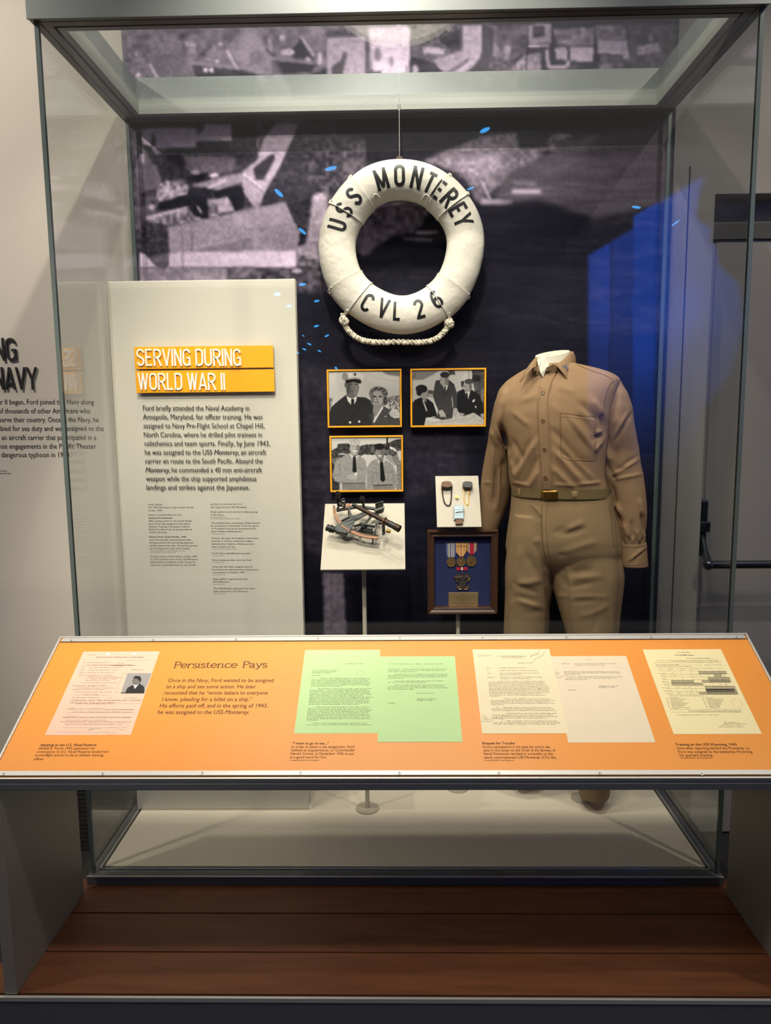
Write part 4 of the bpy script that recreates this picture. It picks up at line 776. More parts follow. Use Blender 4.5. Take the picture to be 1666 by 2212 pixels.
for r in [('MURAL, BEHIND:', 190, 348, 107, 'h'), ('The USS *Monterey* in the western Pacific', 190, 677, 138), ('Ocean, 1944.', 192, 345, 170), ('IMAGES, CLOCKWISE FROM TOP LEFT:', 195, 550, 218, 'h'), ('Seasoned Lieutenant', 195, 453, 250, 'b'), ('After seeing action in the South Pacific,', 197, 665, 282), ('Jerry Ford was assigned to the Naval', 198, 637, 312), ('Reserve Training Command in Illinois.', 200, 640, 342), ('Before he left home, he posed with his', 201, 661, 372), ('mother, Dorothy.', 203, 397, 402),
    ('Return from South Pacific, 1945', 205, 597, 450, 'b'), ('Jerry Ford briefly returned home after', 206, 653, 482), ('having survived the harrowing typhoon', 207, 671, 512), ('and fire aboard his ship. He and his parents', 208, 719, 543), ('are looking at the map of his travels.', 210, 635, 573), ('Courtesy Grand Rapids History & Special Collections, Archives,', 211, 588, 594, 's'), ('Grand Rapids Public Library, Grand Rapids, MI', 212, 485, 609, 's'), ('During a stop in Pearl Harbor in May 1944,', 213, 714, 658), ('Lt. Ford and the crew of the USS *Monterey*', 215, 720, 688), ('bid farewell to members of Air Group 30,', 216, 695, 718), ('who had served with them on the carrier.', 218, 703, 748),
    ('ARTIFACTS, CLOCKWISE FROM TOP:', 852, 1190, 104, 'h'), ('Life ring from the USS *Monterey.*', 853, 1240, 136), ('Khaki uniform worn by Ford while serving', 855, 1353, 186), ('in the Navy.', 856, 995, 217), ('Donor: shirt: Gerald R. Ford', 856, 1020, 238, 's'), ('Donor: pants: Gerald R. Ford Presidential Foundation', 857, 1170, 253, 's'), ('This shadow box containing medals earned', 859, 1373, 303), ('by Lieutenant Commander Ford was given', 860, 1363, 333), ('to President Ford by his Secretary of the', 861, 1340, 363), ('Navy William Middendorf II.', 862, 1195, 393), (DN, 863, 993, 415, 's'),
    ('Sextant, the type of navigation instrument', 865, 1363, 464), ('used by Lt. Ford to determine angles', 865, 1298, 494), ('between two objects, distances, and a', 866, 1322, 525), ("ship's position at sea.", 867, 1120, 555), ('Donor: Gerald R. Ford Presidential Foundation', 868, 1140, 576, 's'), ("Ford's Navy identification bracelet.", 870, 1277, 625), (DN, 871, 1000, 647, 's'), ('Navy Lieutenant bars worn by Ford.', 872, 1293, 696), (DN, 873, 1003, 718, 's'), ('Gold oak leaf collar insignia worn by', 874, 1303, 767), ('Ford upon his advancement to lieutenant', 875, 1358, 797), ('commander in October 1945.', 876, 1220, 827), (DN, 877, 1007, 848, 's'), ('Zippo lighter engraved with the', 878, 1245, 897), ('USS *Monterey.*', 879, 1052, 927), (DN, 880, 1009, 948, 's'), ('The identification dog tags Ford wore', 882, 1322, 997), ('while aboard the USS *Monterey.*', 883, 1257, 1028), (DN, 883, 1012, 1048, 's')]:
    k = r[4] if len(r) > 4 else ''
    (a, c), (b, _) = cf(r[1], r[3]), cf(r[2], r[3]); pt(mb, r[0], a, b, c, {'s': .0026, 'h': .0046}.get(k, .0056), bold=.02 if k == 'b' else .006, lift=-.0042)
mb.build('caption_text', M['ink'], tp)

# ------------------------------------------------------------------ three photographs on the mural
ph1 = Canvas(45, 58, 800, 640, 2.6, .80); c = ph1
c.a -= (np.linspace(0, .08, c.h)[:, None])
c.pg(.45, [(560, 60), (800, 60), (800, 130), (650, 112)], 8).ln(.5, 2, [(480, 130), (770, 185)], 0)
c.pg(.5, [(650, 340), (700, 320), (800, 310), (800, 640), (700, 640)], 1, .45, 2).pg(.5, [(40, 330), (112, 345), (95, 400), (80, 640), (40, 640)], 2, .35, 2)
c.pg(.16, [(75, 640), (72, 500), (95, 430), (150, 380), (240, 310), (290, 300), (350, 330), (430, 335), (490, 370), (515, 430), (500, 520), (470, 640)], 1, .03)
c.pg(.38, [(248, 255), (350, 255), (348, 330), (305, 360), (246, 315)], 1).pg(.86, [(242, 312), (262, 330), (302, 348), (338, 325), (348, 318), (342, 365), (308, 428), (256, 370)], 1).pg(.1, [(292, 352), (320, 350), (318, 430), (290, 425)], 1)
c.ln(.07, 4, [(182, 405), (292, 500), (240, 380)]).ln(.07, 5, [(412, 378), (278, 560)]).ln(.26, 3, [(186, 400), (290, 492)]).ln(.07, 3, [(150, 470), (165, 640)])
c.el(.42, 304, 235, 64, 97, 1, .02).el(.52, 330, 250, 28, 70, 3).el(.4, 236, 212, 12, 26).el(.3, 262, 240, 16, 70, 3)
c.el(.86, 308, 128, 108, 56, 1, .02, .08).el(.55, 230, 130, 30, 40, 4).pg(.10, [(238, 148), (330, 138), (382, 150), (388, 186), (320, 172), (240, 184)], 1).pg(.75, [(240, 150), (330, 140), (385, 152), (383, 160), (330, 150), (242, 160)], 0).pg(.07, [(232, 170), (300, 160), (392, 176), (384, 200), (310, 182), (240, 196)], 1).el(.8, 327, 102, 26, 28).el(.25, 328, 108, 12, 14)
c.ln(.2, 9, [(268, 208), (296, 205)]).ln(.2, 9, [(322, 206), (352, 208)]).ln(.3, 6, [(314, 215), (322, 245), (308, 250)]).ln(.24, 6, [(286, 272), (334, 270)]).ln(.32, 4, [(290, 292), (326, 292)])
c.el(.36, 560, 298, 94, 70, 2, .3).el(.3, 620, 370, 34, 44, 2, .2).el(.66, 548, 345, 62, 78, 2).pg(.52, [(510, 400), (604, 395), (606, 460), (530, 530), (506, 470)], 1).el(.45, 500, 350, 16, 60, 4)
c.el(.16, 522, 326, 16, 8).el(.16, 578, 326, 16, 8).ln(.35, 6, [(545, 330), (540, 360), (556, 362)]).ln(.25, 8, [(522, 382), (566, 384)])
c.pg(.26, [(448, 640), (470, 500), (520, 485), (515, 590), (610, 420), (680, 460), (760, 540), (790, 640)], 1, .04).pg(.16, [(440, 640), (480, 500), (500, 640)], 2).ln(.85, 16, [(512, 580), (560, 500), (604, 430)]).ln(.12, 3, [(665, 470), (668, 640)]).el(.8, 630, 524, 7, 7)
c.pg(.74, [(662, 490), (700, 445), (742, 455), (768, 490), (770, 535), (720, 542), (680, 522)], 1, .04)
for k in range(3): c.ln(.4, 3, [(672+k*6, 495+k*14), (735+k*6, 475+k*16)], 0)
c.el(.9, 280, 582, 12, 11).el(.9, 370, 573, 12, 11)
ph2 = Canvas(875, 50, 1620, 625, 2.6, .74); c = ph2
c.pg(.48, [(870, 60), (1190, 50), (1100, 110), (1000, 160), (870, 165)], 7).ln(.2, 4, [(885, 130), (920, 133), (922, 70)]).pg(.74, [(1440, 55), (1490, 55), (1490, 290), (1450, 260)], 2).pg(.27, [(1482, 50), (1620, 50), (1620, 420), (1540, 390), (1490, 170)], 2, .1)
for k in range(4): c.ln(.5, 6, [(1580, 100+k*70), (1610, 98+k*70)]); c.ln(.55, 5, [(1575+k*9, 250), (1577+k*9, 380)])
c.pg(.13, [(1492, 116), (1558, 116), (1574, 180), (1480, 180)], 1).ln(.5, 4, [(1525, 180), (1530, 260)]).pg(.25, [(1245, 60), (1310, 62), (1318, 110), (1262, 114)], 1, .15).pg(.2, [(1374, 175), (1406, 174), (1406, 232), (1378, 233)], 1, .1).ln(.25, 4, [(1448, 60), (1456, 150)])
c.pg(.3, [(1050, 260), (1110, 270), (1100, 330), (1040, 330)], 2, .1).pg(.6, [(1050, 300), (1100, 300), (1100, 335), (1050, 335)], 1)
c.pg(.09, [(892, 640), (890, 400), (920, 360), (980, 335), (1040, 345), (1100, 390), (1150, 540), (1030, 560), (1010, 640)], 1, .02).el(.6, 1010, 290, 38, 50).el(.10, 985, 250, 58, 40, 1, .05).el(.10, 962, 285, 26, 36).pg(.55, [(985, 330), (1030, 330), (1035, 380), (1000, 370)], 1).ln(.7, 14, [(1000, 365), (1038, 470)]).el(.2, 1024, 282, 8, 4).ln(.3, 4, [(1022, 318), (1042, 318)])
c.pg(.23, [(1098, 320), (1120, 190), (1170, 160), (1262, 165), (1312, 220), (1348, 330), (1345, 445), (1302, 442), (1290, 540), (1190, 560), (1140, 540), (1150, 460), (1125, 400)], 1, .03).pg(.8, [(1192, 195), (1246, 188), (1250, 215), (1225, 285), (1205, 250)], 1).ln(.1, 15, [(1216, 225), (1220, 285)]).ln(.1, 4, [(1180, 230), (1215, 330)]).ln(.1, 4, [(1262, 215), (1222, 330)]).ln(.1, 12, [(1125, 178), (1168, 170)]).ln(.1, 12, [(1268, 182), (1308, 216)]).ln(.65, 10, [(1285, 330), (1296, 430)])
c.el(.62, 1205, 165, 40, 56).el(.45, 1235, 170, 20, 50, 3).el(.13, 1216, 112, 46, 30).el(.15, 1182, 165, 9, 4).ln(.3, 4, [(1180, 200), (1205, 202)])
c.pg(.64, [(1150, 470), (1190, 455), (1222, 500), (1228, 550), (1212, 525), (1172, 530)], 1, .05).pg(.64, [(1303, 440), (1342, 440), (1345, 520), (1325, 548), (1296, 510)], 1, .05)
c.pg(.10, [(1335, 440), (1340, 280), (1410, 245), (1480, 260), (1552, 300), (1600, 420), (1610, 580), (1500, 490), (1400, 520), (1350, 480)], 1, .02).pg(.8, [(1412, 280), (1468, 276), (1446, 355)], 1).ln(.1, 16, [(1432, 290), (1436, 345)]).el(.6, 1440, 230, 42, 56).el(.25, 1456, 178, 46, 26).el(.2, 1420, 228, 8, 4).ln(.25, 5, [(1415, 262), (1445, 264)]).el(.4, 1470, 230, 14, 40, 3)
c.pg(.9, [(1484, 375), (1508, 348), (1516, 362), (1496, 385)], 1).pg(.62, [(1355, 485), (1418, 495), (1390, 520), (1362, 528)], 1, .05).pg(.6, [(1565, 500), (1605, 488), (1606, 535), (1580, 540)], 1, .05).el(.7, 1520, 428, 8, 14)
c.pg(.7, [(1005, 640), (1028, 535), (1140, 565), (1330, 548), (1500, 484), (1620, 560), (1620, 640)], 1, .06, 3).pg(.78, [(1028, 535), (1090, 530), (1142, 558), (1130, 572), (1040, 565)], 1).pg(.6, [(1088, 520), (1130, 525), (1125, 548), (1090, 545)], 1)
for k in range(5): c.ln(.5, 3, [(1080+k*90, 600-k*10), (1200+k*80, 570-k*14)], 0)
ph3 = Canvas(60, 715, 815, 1280, 2.6, .82); c = ph3
c.pg(.24, [(60, 880), (150, 830), (160, 795), (260, 788), (310, 830), (440, 800), (640, 792), (720, 756), (815, 740), (815, 960), (600, 900), (440, 900), (85, 970)], 1, .2, 3).pg(.1, [(637, 715), (653, 715), (656, 850), (641, 850)], 1).pg(.45, [(60, 960), (180, 920), (180, 1270), (60, 1280)], 2, .16, 3).pg(.2, [(60, 970), (110, 975), (180, 1160), (160, 1270), (85, 1270)], 2, .1)
c.el(.8, 205, 900, 44, 12).el(.25, 200, 908, 40, 8)
c.pg(.8, [(380, 930), (425, 890), (480, 920), (560, 920), (640, 940), (600, 1010), (430, 1010)], 1, .06).el(.22, 437, 866, 25, 32).el(.4, 505, 850, 20, 36).ln(.1, 10, [(500, 880), (498, 905)]).pg(.8, [(440, 985), (540, 910), (560, 950), (480, 1000)], 1)
c.el(.4, 640, 848, 30, 46).el(.15, 645, 832, 28, 22).pg(.62, [(620, 930), (660, 895), (720, 930), (760, 1000), (720, 1010)], 1, .06).el(.88, 705, 845, 42, 14, 1, 0, .5).el(.35, 695, 878, 22, 30).pg(.5, [(690, 930), (760, 880), (815, 900), (815, 1280), (740, 1270), (740, 1010)], 2, .12, 3).pg(.8, [(740, 870), (800, 850), (800, 960), (770, 960)], 2)
c.pg(.6, [(103, 1110), (140, 960), (220, 910), (280, 880), (372, 905), (432, 960), (448, 1050), (430, 1190), (210, 1190), (130, 1162)], 1, .06, 3).pg(.5, [(200, 1185), (432, 1180), (442, 1280), (200, 1280)], 1, .06).ln(.28, 8, [(205, 1186), (430, 1180)]).pg(.45, [(285, 880), (360, 880), (330, 930)], 1).el(.68, 325, 838, 48, 66).el(.5, 356, 845, 16, 52, 3).el(.72, 328, 775, 54, 30, 1, .1).ln(.4, 4, [(300, 820), (320, 818)]).ln(.4, 4, [(340, 820), (358, 820)]).el(.95, 330, 862, 24, 10).ln(.3, 4, [(305, 855), (355, 858)])
c.pg(.82, [(270, 888), (318, 915), (300, 945)], 1).pg(.8, [(370, 905), (332, 915), (345, 942)], 1).pg(.11, [(310, 918), (332, 918), (346, 1060), (325, 1088), (303, 1062)], 1).ln(.35, 3, [(218, 1020), (230, 1048), (290, 1048)]).ln(.35, 3, [(362, 1020), (400, 1046), (432, 1030)]).ln(.38, 4, [(175, 990), (185, 1090), (110, 1110)]).pg(.68, [(250, 1105), (310, 1090), (350, 1110), (345, 1150), (260, 1140)], 1, .06).pg(.85, [(320, 1075), (350, 1075), (348, 1110), (322, 1110)], 1).ln(.4, 4, [(140, 1165), (260, 1180)])
c.pg(.58, [(440, 1280), (448, 1020), (500, 960), (560, 935), (640, 960), (702, 1000), (765, 1170), (725, 1245), (700, 1280)], 1, .06, 3).pg(.5, [(508, 1202), (702, 1198), (712, 1280), (508, 1280)], 1, .06).ln(.15, 8, [(508, 1204), (702, 1198)]).pg(.42, [(545, 920), (612, 920), (600, 965), (570, 970)], 1).el(.55, 573, 880, 46, 62).el(.42, 600, 885, 18, 50, 3).el(.11, 570, 822, 50, 32).ln(.11, 12, [(526, 830), (528, 865)]).ln(.2, 6, [(548, 866), (566, 864)]).ln(.2, 6, [(584, 864), (602, 864)]).el(.92, 576, 912, 20, 7).ln(.3, 3, [(572, 870), (578, 895)])
c.pg(.8, [(545, 945), (585, 972), (560, 985)], 1).pg(.8, [(625, 945), (598, 970), (615, 985)], 1).pg(.09, [(577, 968), (602, 968), (628, 1150), (606, 1172), (578, 1150)], 1).ln(.33, 3, [(492, 1065), (520, 1090), (565, 1080)]).ln(.33, 3, [(625, 1050), (660, 1078), (700, 1070)]).ln(.36, 4, [(500, 1100), (505, 1200)]).ln(.36, 4, [(690, 1060), (715, 1180)])
def photo(nm_label, pxs, cnv, ccf, cat='photograph'):
    (x0, y0), (x1, y1) = pxs; Yp = 2.700; A_ = at(x0, y0, Yp); B_ = at(x1, y1, Yp); xa, xb, za_, zb_ = A_.x, B_.x, A_.z, B_.z
    t = thing('framed_photograph', nm_label, cat, ((xa+xb)/2, 2.73, zb_), 'photographs on the mural'); w = .0062
    mb = MB()
    for q in ((xa, xb, za_-w, za_), (xa, xb, zb_, zb_+w), (xa, xa+w, zb_+w, za_-w), (xb-w, xb, zb_+w, za_-w)): mb.box(q[0], q[1], Yp, 2.722, q[2], q[3])
    mb.build('frame', M['yellow'], t, .001)
    MB().box(xa+w, xb-w, Yp+.0055, 2.722, zb_+w, za_-w).build('backing', M['gasket'], t)
    MB().box((xa+xb)/2-.04, (xa+xb)/2+.04, 2.722, 2.7375, zb_+.06, zb_+.14).build('mount_block', M['gasket'], t)
    nu, nv = 270, 210
    U_, V_ = np.meshgrid(np.linspace(xa+w+.001, xb-w-.001, nu), np.linspace(za_-w-.001, zb_+w+.001, nv)); qx, qy = pix(np.stack([U_, np.full_like(U_, Yp), V_], -1))
    vals = cnv.sample((qx-695)*4.564, (qy-785)*4.564)*1.0
    y = Yp+.0045
    print_mesh('photo_print', (U_[0, 0], y, V_[0, 0]), (U_[0, -1], y, V_[0, 0]), (U_[0, -1], y, V_[-1, 0]), (U_[0, 0], y, V_[-1, 0]), nu, nv, vals, photo_tint, PHM, t)
photo('black and white photograph of a man in a white-topped cap beside a curly-haired woman', ((705.5, 798.5), (868.5, 922.5)), ph1, None)
photo('black and white photograph of three people around a spread map', ((886.5, 796.5), (1050, 921.5)), ph2, None)
photo('black and white photograph of two smiling men in shirts and dark ties, above the sextant', ((711.5, 942), (871.5, 1062)), ph3, None)

# ------------------------------------------------------------------ the life ring
RY = 2.645; rc = at(866, 533, RY); RCX, RCZ = rc.x+.001, rc.z-.004; RM, RA, RB = .2195, .0645, .047
lr = thing('life_ring', 'white canvas life ring lettered in black hanging in front of the mural', 'life ring', (RCX, RY, RCZ-RM-RA))
def ring_pt(ang, phi, grow=0., wob=1.):
    k = 1+.008*math.sin(4*ang+.6)*wob+.005*math.sin(7*ang)*wob
    a, b = RA+grow, RB+grow; cx = math.copysign(abs(math.cos(phi))**.92, math.cos(phi)); sx = math.copysign(abs(math.sin(phi))**.92, math.sin(phi))
    r = RM*k*(1 if True else 1) + a*cx
    return Vector((RCX+r*math.cos(ang), RY-b*sx, RCZ+r*1.015*math.sin(ang)))
mb = MB(); mb.loft([[ring_pt(2*PI*i/120, 2*PI*j/36) for j in range(36)] for i in range(120)], closed=True); lrb = mb.build('ring_body', M['ringwhite'], lr)
for a0, a1 in ((126, 149.5), (35.5, 55), (208.5, 229), (304.5, 325.5)):
    mb = MB(); rings = []
    for i in range(15):
        t = i/14; ang = math.radians(a0+(a1-a0)*t); e_ = .0022+.0016*(abs(2*t-1)**6)
        rings.append([ring_pt(ang, 2*PI*j/40, e_+.004*max(0, math.cos(2*PI*j/40))**10*(1 if abs(2*t-1) > .75 else .2)) for j in range(40)])
    mb.loft(rings, caps=False)
    for ang, o_ in ((a0, 0), (a1, 0)):
        mb.tube([ring_pt(math.radians(ang), 2*PI*j/40, .0022) for j in range(40)], .0014, 6, closed=True)
    rnd = random.Random(int(a0))
    for ang in (a0+1, a1-1):
        for k in range(7): mb.ball(ring_pt(math.radians(ang+rnd.uniform(-1.2, 1.2)), rnd.uniform(-.5, .7), .004), .0028+.0016*rnd.random(), 8)
    mb.build('canvas_band', M['ringwhite'], lr)
# small loops and seams on the inner side
for a_ in (118, 61):
    pts = [ring_pt(math.radians(a_+dx), ph, .0015) for dx, ph in ((-3.4, 2.75), (-3.4, 2.45), (-2.2, 2.2), (0, 2.12), (2.2, 2.2), (3.2, 2.45), (3.6, 2.85))]
    MB().tube(pts, .0018, 6).build('inner_loop', M['ringwhite'], lr)
for a_, p0, p1 in ((149.8, .25, 2.9), (304.3, .1, 3.0), (229.3, .2, 3.0), (126, 1.9, 2.9)):
    MB().tube([ring_pt(math.radians(a_), p0+(p1-p0)*k/14, .0006) for k in range(15)], .0008, 5).build('seam_cord', M['ringblack'], lr)
def on_ring(q, gr):       # a point of the ring's plane laid on the front of its surface
    an = math.atan2(q.y/1.015, q.x); k = 1+.008*math.sin(4*an+.6)+.005*math.sin(7*an); r = math.hypot(q.x, q.y/1.015)
    band = any(math.radians(a) <= (an % (2*PI)) <= math.radians(b) for a, b in ((125.5, 150), (35, 55.5), (208, 229.5), (304, 326)))
    g2 = gr+(.0026 if band else 0); t = max(-.985, min(.985, (r-RM*k)/(RA+g2))); return Vector((RCX+q.x, RY-(RB+g2)*(1-abs(t)**(2/.92))**.46, RCZ+q.y))
def ring_letters(mb, items, up_out, wsc, pen=.185):
    for ch, px, py, hh in items:
        p = at(px, py, RY-RB); d0 = Vector((p.x-RCX, p.z-RCZ)); ang = math.atan2(d0.y, d0.x)
        e_r = Vector((math.cos(ang), math.sin(ang))); up = e_r if up_out else -e_r; rt = Vector((up.y, -up.x)); g_ = PEN[ch]; mx = max(q[0] for s in g_ for q in s)
        for k, s in enumerate(g_):
            L_ = ribbon_strip(s, pen, .07); rows = []
            for a, b in L_:
                rows.append([on_ring(d0 + rt*((q.x-mx/2)*hh*wsc) + up*((q.y-.5)*hh), .0009+.00005*k) for q in (a, a.lerp(b, .33), a.lerp(b, .67), b)])
            mb.loft(rows, 0, False, False, False, False)
k4 = 4.165
top = [('U', 245, 690, .058), ('S', 306, 555, .058), ('S', 395, 432, .059), ('M', 642, 276, .063), ('O', 805, 242, .065), ('N', 962, 262, .066), ('T', 1080, 305, .062), ('E', 1163, 375, .060), ('R', 1258, 445, .062), ('E', 1333, 553, .059), ('Y', 1380, 648, .058)]
bot = [('C', 518, 1390, .058), ('V', 660, 1440, .060), ('L', 786, 1466, .058), ('2', 985, 1445, .060), ('6', 1135, 1360, .058)]
for its, out in ((top[:3], True), (top[3:], True), (bot[:3], False), (bot[3:], False)):
    mb = MB(); ring_letters(mb, [(c, 670+x/k4, 320+y/k4, h*.93) for c, x, y, h in its], out, .93); mb.build('lettering', M['ringblack'], lr)
# knotted grab rope
Rp = lambda x, y, d=.0: at(670+x/k4, 320+y/k4, RY-d)
path = [(300, 1490), (302, 1560), (330, 1620), (375, 1672), (450, 1720), (540, 1742), (640, 1748), (800, 1744), (940, 1748), (1050, 1742), (1140, 1712), (1205, 1655), (1245, 1595), (1258, 1530)]
P = [Rp(x, y, .012) for x, y in path]
def smooth_path(P, n):
    out = []
    for i in range(len(P)-1):
        p0, p1, p2, p3 = P[max(0, i-1)], P[i], P[i+1], P[min(len(P)-1, i+2)]
        for k in range(n):
            t = k/n; out.append(.5*((2*p1)+(p2-p0)*t+(2*p0-5*p1+4*p2-p3)*t*t+(3*p1-p0-3*p2+p3)*t**3))
    return out+[P[-1]]
SP = smooth_path(P, 9); mb = MB(); mb.tube(SP, .0062, 10)
n = len(SP)
for s, ph in ((1, 0), (-1, 0), (1, PI)):
    hp = []
    for i in range(n*3):
        f = i/(n*3-1)*(n-1); j = min(n-2, int(f)); p = SP[j].lerp(SP[j+1], f-j); t = (SP[j+1]-SP[j]).normalized(); u = t.cross(Vector((0, 1, 0))).normalized(); w = t.cross(u)
        an = s*f*1.25+ph; hp.append(p+u*(.0074*math.cos(an))+w*(.0074*math.sin(an)))
    mb.tube(hp, .0034, 6)
for i in range(12, n-12, 9): mb.ball(SP[i]+Vector((0, -.005, -.004)), .0076, 10)
for (x, y) in ((305, 1555), (1252, 1578)):
    c0 = Rp(x, y, .016); rnd = random.Random(x)
    for k in range(7):
        ax = Vector((rnd.uniform(-1, 1), rnd.uniform(-1, 1), rnd.uniform(-.6, .6))).normalized(); u = ax.orthogonal().normalized(); w = ax.cross(u)
        mb.tube([c0+u*(.0120*math.cos(2*PI*j/16))+w*(.0155*math.sin(2*PI*j/16)) for j in range(16)], .0042, 7, closed=True)
    mb.ball(c0, .0115, 12)
mb.build('grab_rope', M['rope'], lr)
ct = ring_pt(PI/2, 0)
MB().box(ct.x-.0135, ct.x+.0075, RY-.012, RY+.010, ct.z-.004, ct.z+.006).build('hanging_clip', M['bronzedark'], lr, .001)
cab = MB(); cab.cyl((ct.x-.003, RY, ct.z+.006), (ct.x-.003, RY, ZT+.02), .0017, 8); cab.cyl((ct.x-.003, RY, ZT-.002), (ct.x-.003, RY, ZT+.02), .004, 10)
# the cable is fixed to a cross wire hooked on the frame
cab.cyl((ct.x-.003, RY, ZT+.012), (ct.x-.003, 2.668, ZT+.012), .003, 8)
hc = tag(cab.build('hanging_cable', M['steel']), 'thin steel cable hanging from the case frame above the life ring', 'cable')

# ------------------------------------------------------------------ stands
def post_stand(name, label, x, y, ztop, gap=0):
    t = thing(name, label, 'stand', (x, y, ZB))
    MB().cyl((x, y, ZB+.0002), (x, y, ZB+.0042), .0405, 40).build('base', M['standwhite'], t, .0008)
    MB().cyl((x, y, ZB+.004), (x, y, ztop), .0073, 20).build('post', M['standwhite'], t)
    return t
s1 = post_stand('sextant_stand', 'cream post stand with a tilted square board carrying the sextant', -.119, 2.41, 1.322)
BF = plane_frame((0, 2.3, 1.2345), (1, 0, 0), (0, .19, .1875)); Bu, Bv, Bn = BF[1], BF[2], BF[3]
def mat_of(fr): 
    m = Matrix((fr[1], fr[2], fr[3])).transposed().to_4x4(); m.translation = fr[0]; return m
TB = mat_of(BF)
MB().box(-.2515, .0175, 0, .2665, -.007, 0, 0, TB).build('board', M['standwhite'], s1, .0006)
s2 = post_stand('artifact_stand', 'cream post stand with a small tilted board, behind the medal frame', .2045, 2.552, 1.425)
CF = plane_frame((0, 2.48, 1.3405), (1, 0, 0), (0, .12, .163)); TCm = mat_of(CF)
MB().box(.127, .2775, 0, .2024, -.005, 0, 0, TCm).build('board', M['standwhite'], s2, .0006)
MB().box(.180, .229, 2.5365, 2.546, 1.06, 1.30).build('bracket', M['steel'], s2)

# ------------------------------------------------------------------ the sextant
def S(x, y, h): return on(690+x/8.33, 1050+y/8.33, (BF[0]+Bn*h, Bn))
sx = thing('sextant', 'dark metal sextant with bronze arc and telescope on the tilted cream board', 'sextant', S(650, 800, 0))
H0, H1 = .034, .043
def bar(mb, a, b, w, h0=H0, h1=H1, mi=0):
    p, q = S(a[0], a[1], h0), S(b[0], b[1], h0); d = (q-p).normalized(); t = Bn.cross(d)*w/2
    mb.prism([p-t, q-t, q+t, p+t], Bn*(h1-h0), mi)
mb = MB()
for a, b, w in [((315, 450), (720, 385), .0075), ((720, 385), (1110, 440), .0085), ((330, 470), (330, 400), .006), ((530, 430), (590, 580), .0045), ((560, 560), (400, 640), .006), ((590, 580), (840, 490), .005), ((940, 560), (690, 830), .0055), ((1060, 470), (1000, 890), .0065), ((760, 700), (1020, 745), .0045), ((830, 700), (930, 560), .004), ((1100, 440), (900, 560), .008), ((620, 740), (760, 700), .004)]: bar(mb, a, b, w)
for (x, y) in ((1085, 430), (590, 580), (760, 700), (340, 440)): mb.disc(S(x, y, H0), Bn, .006 if x < 1000 else .0125, H1-H0, 20)
mb.build('frame', M['sexframe'], sx, .0006)
arc = [(272, 392), (277, 470), (292, 540), (325, 610), (375, 675), (440, 730), (520, 785), (610, 840), (710, 882), (820, 912), (940, 930), (1062, 935)]
def band(mb, pts, w, h0, h1, mi, off=0.):
    L = [S(x, y, h0) for x, y in pts]; A1, B1 = [], []
    for i, p in enumerate(L):
        d = (L[min(i+1, len(L)-1)]-L[max(i-1, 0)]).normalized(); t = Bn.cross(d); A1.append(p+t*(off-w/2)); B1.append(p+t*(off+w/2))
    rings = [[a, b, b+Bn*(h1-h0), a+Bn*(h1-h0)] for a, b in zip(A1, B1)]; mb.loft(rings, mi, False)
mb = MB(); band(mb, arc, .0085, H1-.001, H1+.002, 0, .0); band(mb, arc, .006, H0-.009, H1-.0035, 1, -.001); band(mb, arc, .0085, H0-.002, H0+.001, 1, -.001)
for i in range(1, 24):
    f = i/24*(len(arc)-1); j = int(f); t = f-j; x = arc[j][0]*(1-t)+arc[min(j+1, len(arc)-1)][0]*t; y = arc[j][1]*(1-t)+arc[min(j+1, len(arc)-1)][1]*t
    mb.disc(S(x, y, H1+.002), Bn, .0009, .0002, 6, 2)
mb.build('graduated_arc', [M['bronze'], M['bronzedark'], M['mirror']], sx, 0, label='bronze graduated arc')
mb = MB(); ia = [(255, 770), (330, 705), (430, 655), (560, 595), (830, 478), (870, 515), (640, 640), (590, 760), (545, 850), (440, 850), (320, 830)]
mb.prism([S(x, y, H1+.0025) for x, y in ia], Bn*.005); arm = mb.build('index_arm', M['sexframe'], sx, .0005)
mb = MB(); band(mb, [(395, 705), (440, 740), (490, 770), (535, 795)], .0055, H1+.0075, H1+.009, 0)
mb.build('vernier_plate', M['bronze'], arm, label='bronze vernier plate')
for x, y in ((405, 785), (465, 840), (510, 830), (470, 800), (535, 690)): MB().disc(S(x, y, H1+.0075), Bn, .0016, .002, 10).build('screw_head', M['mirror'], arm)
mb = MB(); bar(mb, (540, 690), (790, 560), .0022, H1+.0075, H1+.009); bar(mb, (470, 640), (600, 600), .002, H1+.0075, H1+.009)
mb.build('arm_rib', M['black'], arm)
a, b = S(270, 790, .045), S(135, 745, .045); ax = (b-a).normalized(); mb = MB()
mb.cyl(a+(a-b)*.5, a, .006, 18); mb.cyl(a, a.lerp(b, .35), .0108, 24); mb.cyl(a.lerp(b, .35), a.lerp(b, .6), .0125, 26, 0); mb.cyl(a.lerp(b, .6), a.lerp(b, .85), .0098, 24); mb.cyl(a.lerp(b, .85), b, .0122, 26, 1)
for k in range(10):
    t = 2*PI*k/10; u = ax.orthogonal().normalized(); w = ax.cross(u); mb.ball(a.lerp(b, .48)+u*(.0122*math.cos(t))+w*(.0122*math.sin(t)), .0012, 6, 1)
mb.build('micrometer_drum', [M['black'], M['mirror']], sx)
mb = MB(); mb.box(0, 1, 0, 1, 0, 1) if False else None
bar(mb, (300, 830), (500, 900), .012, .03, .044); mb.build('clamp_block', M['black'], sx, .001)
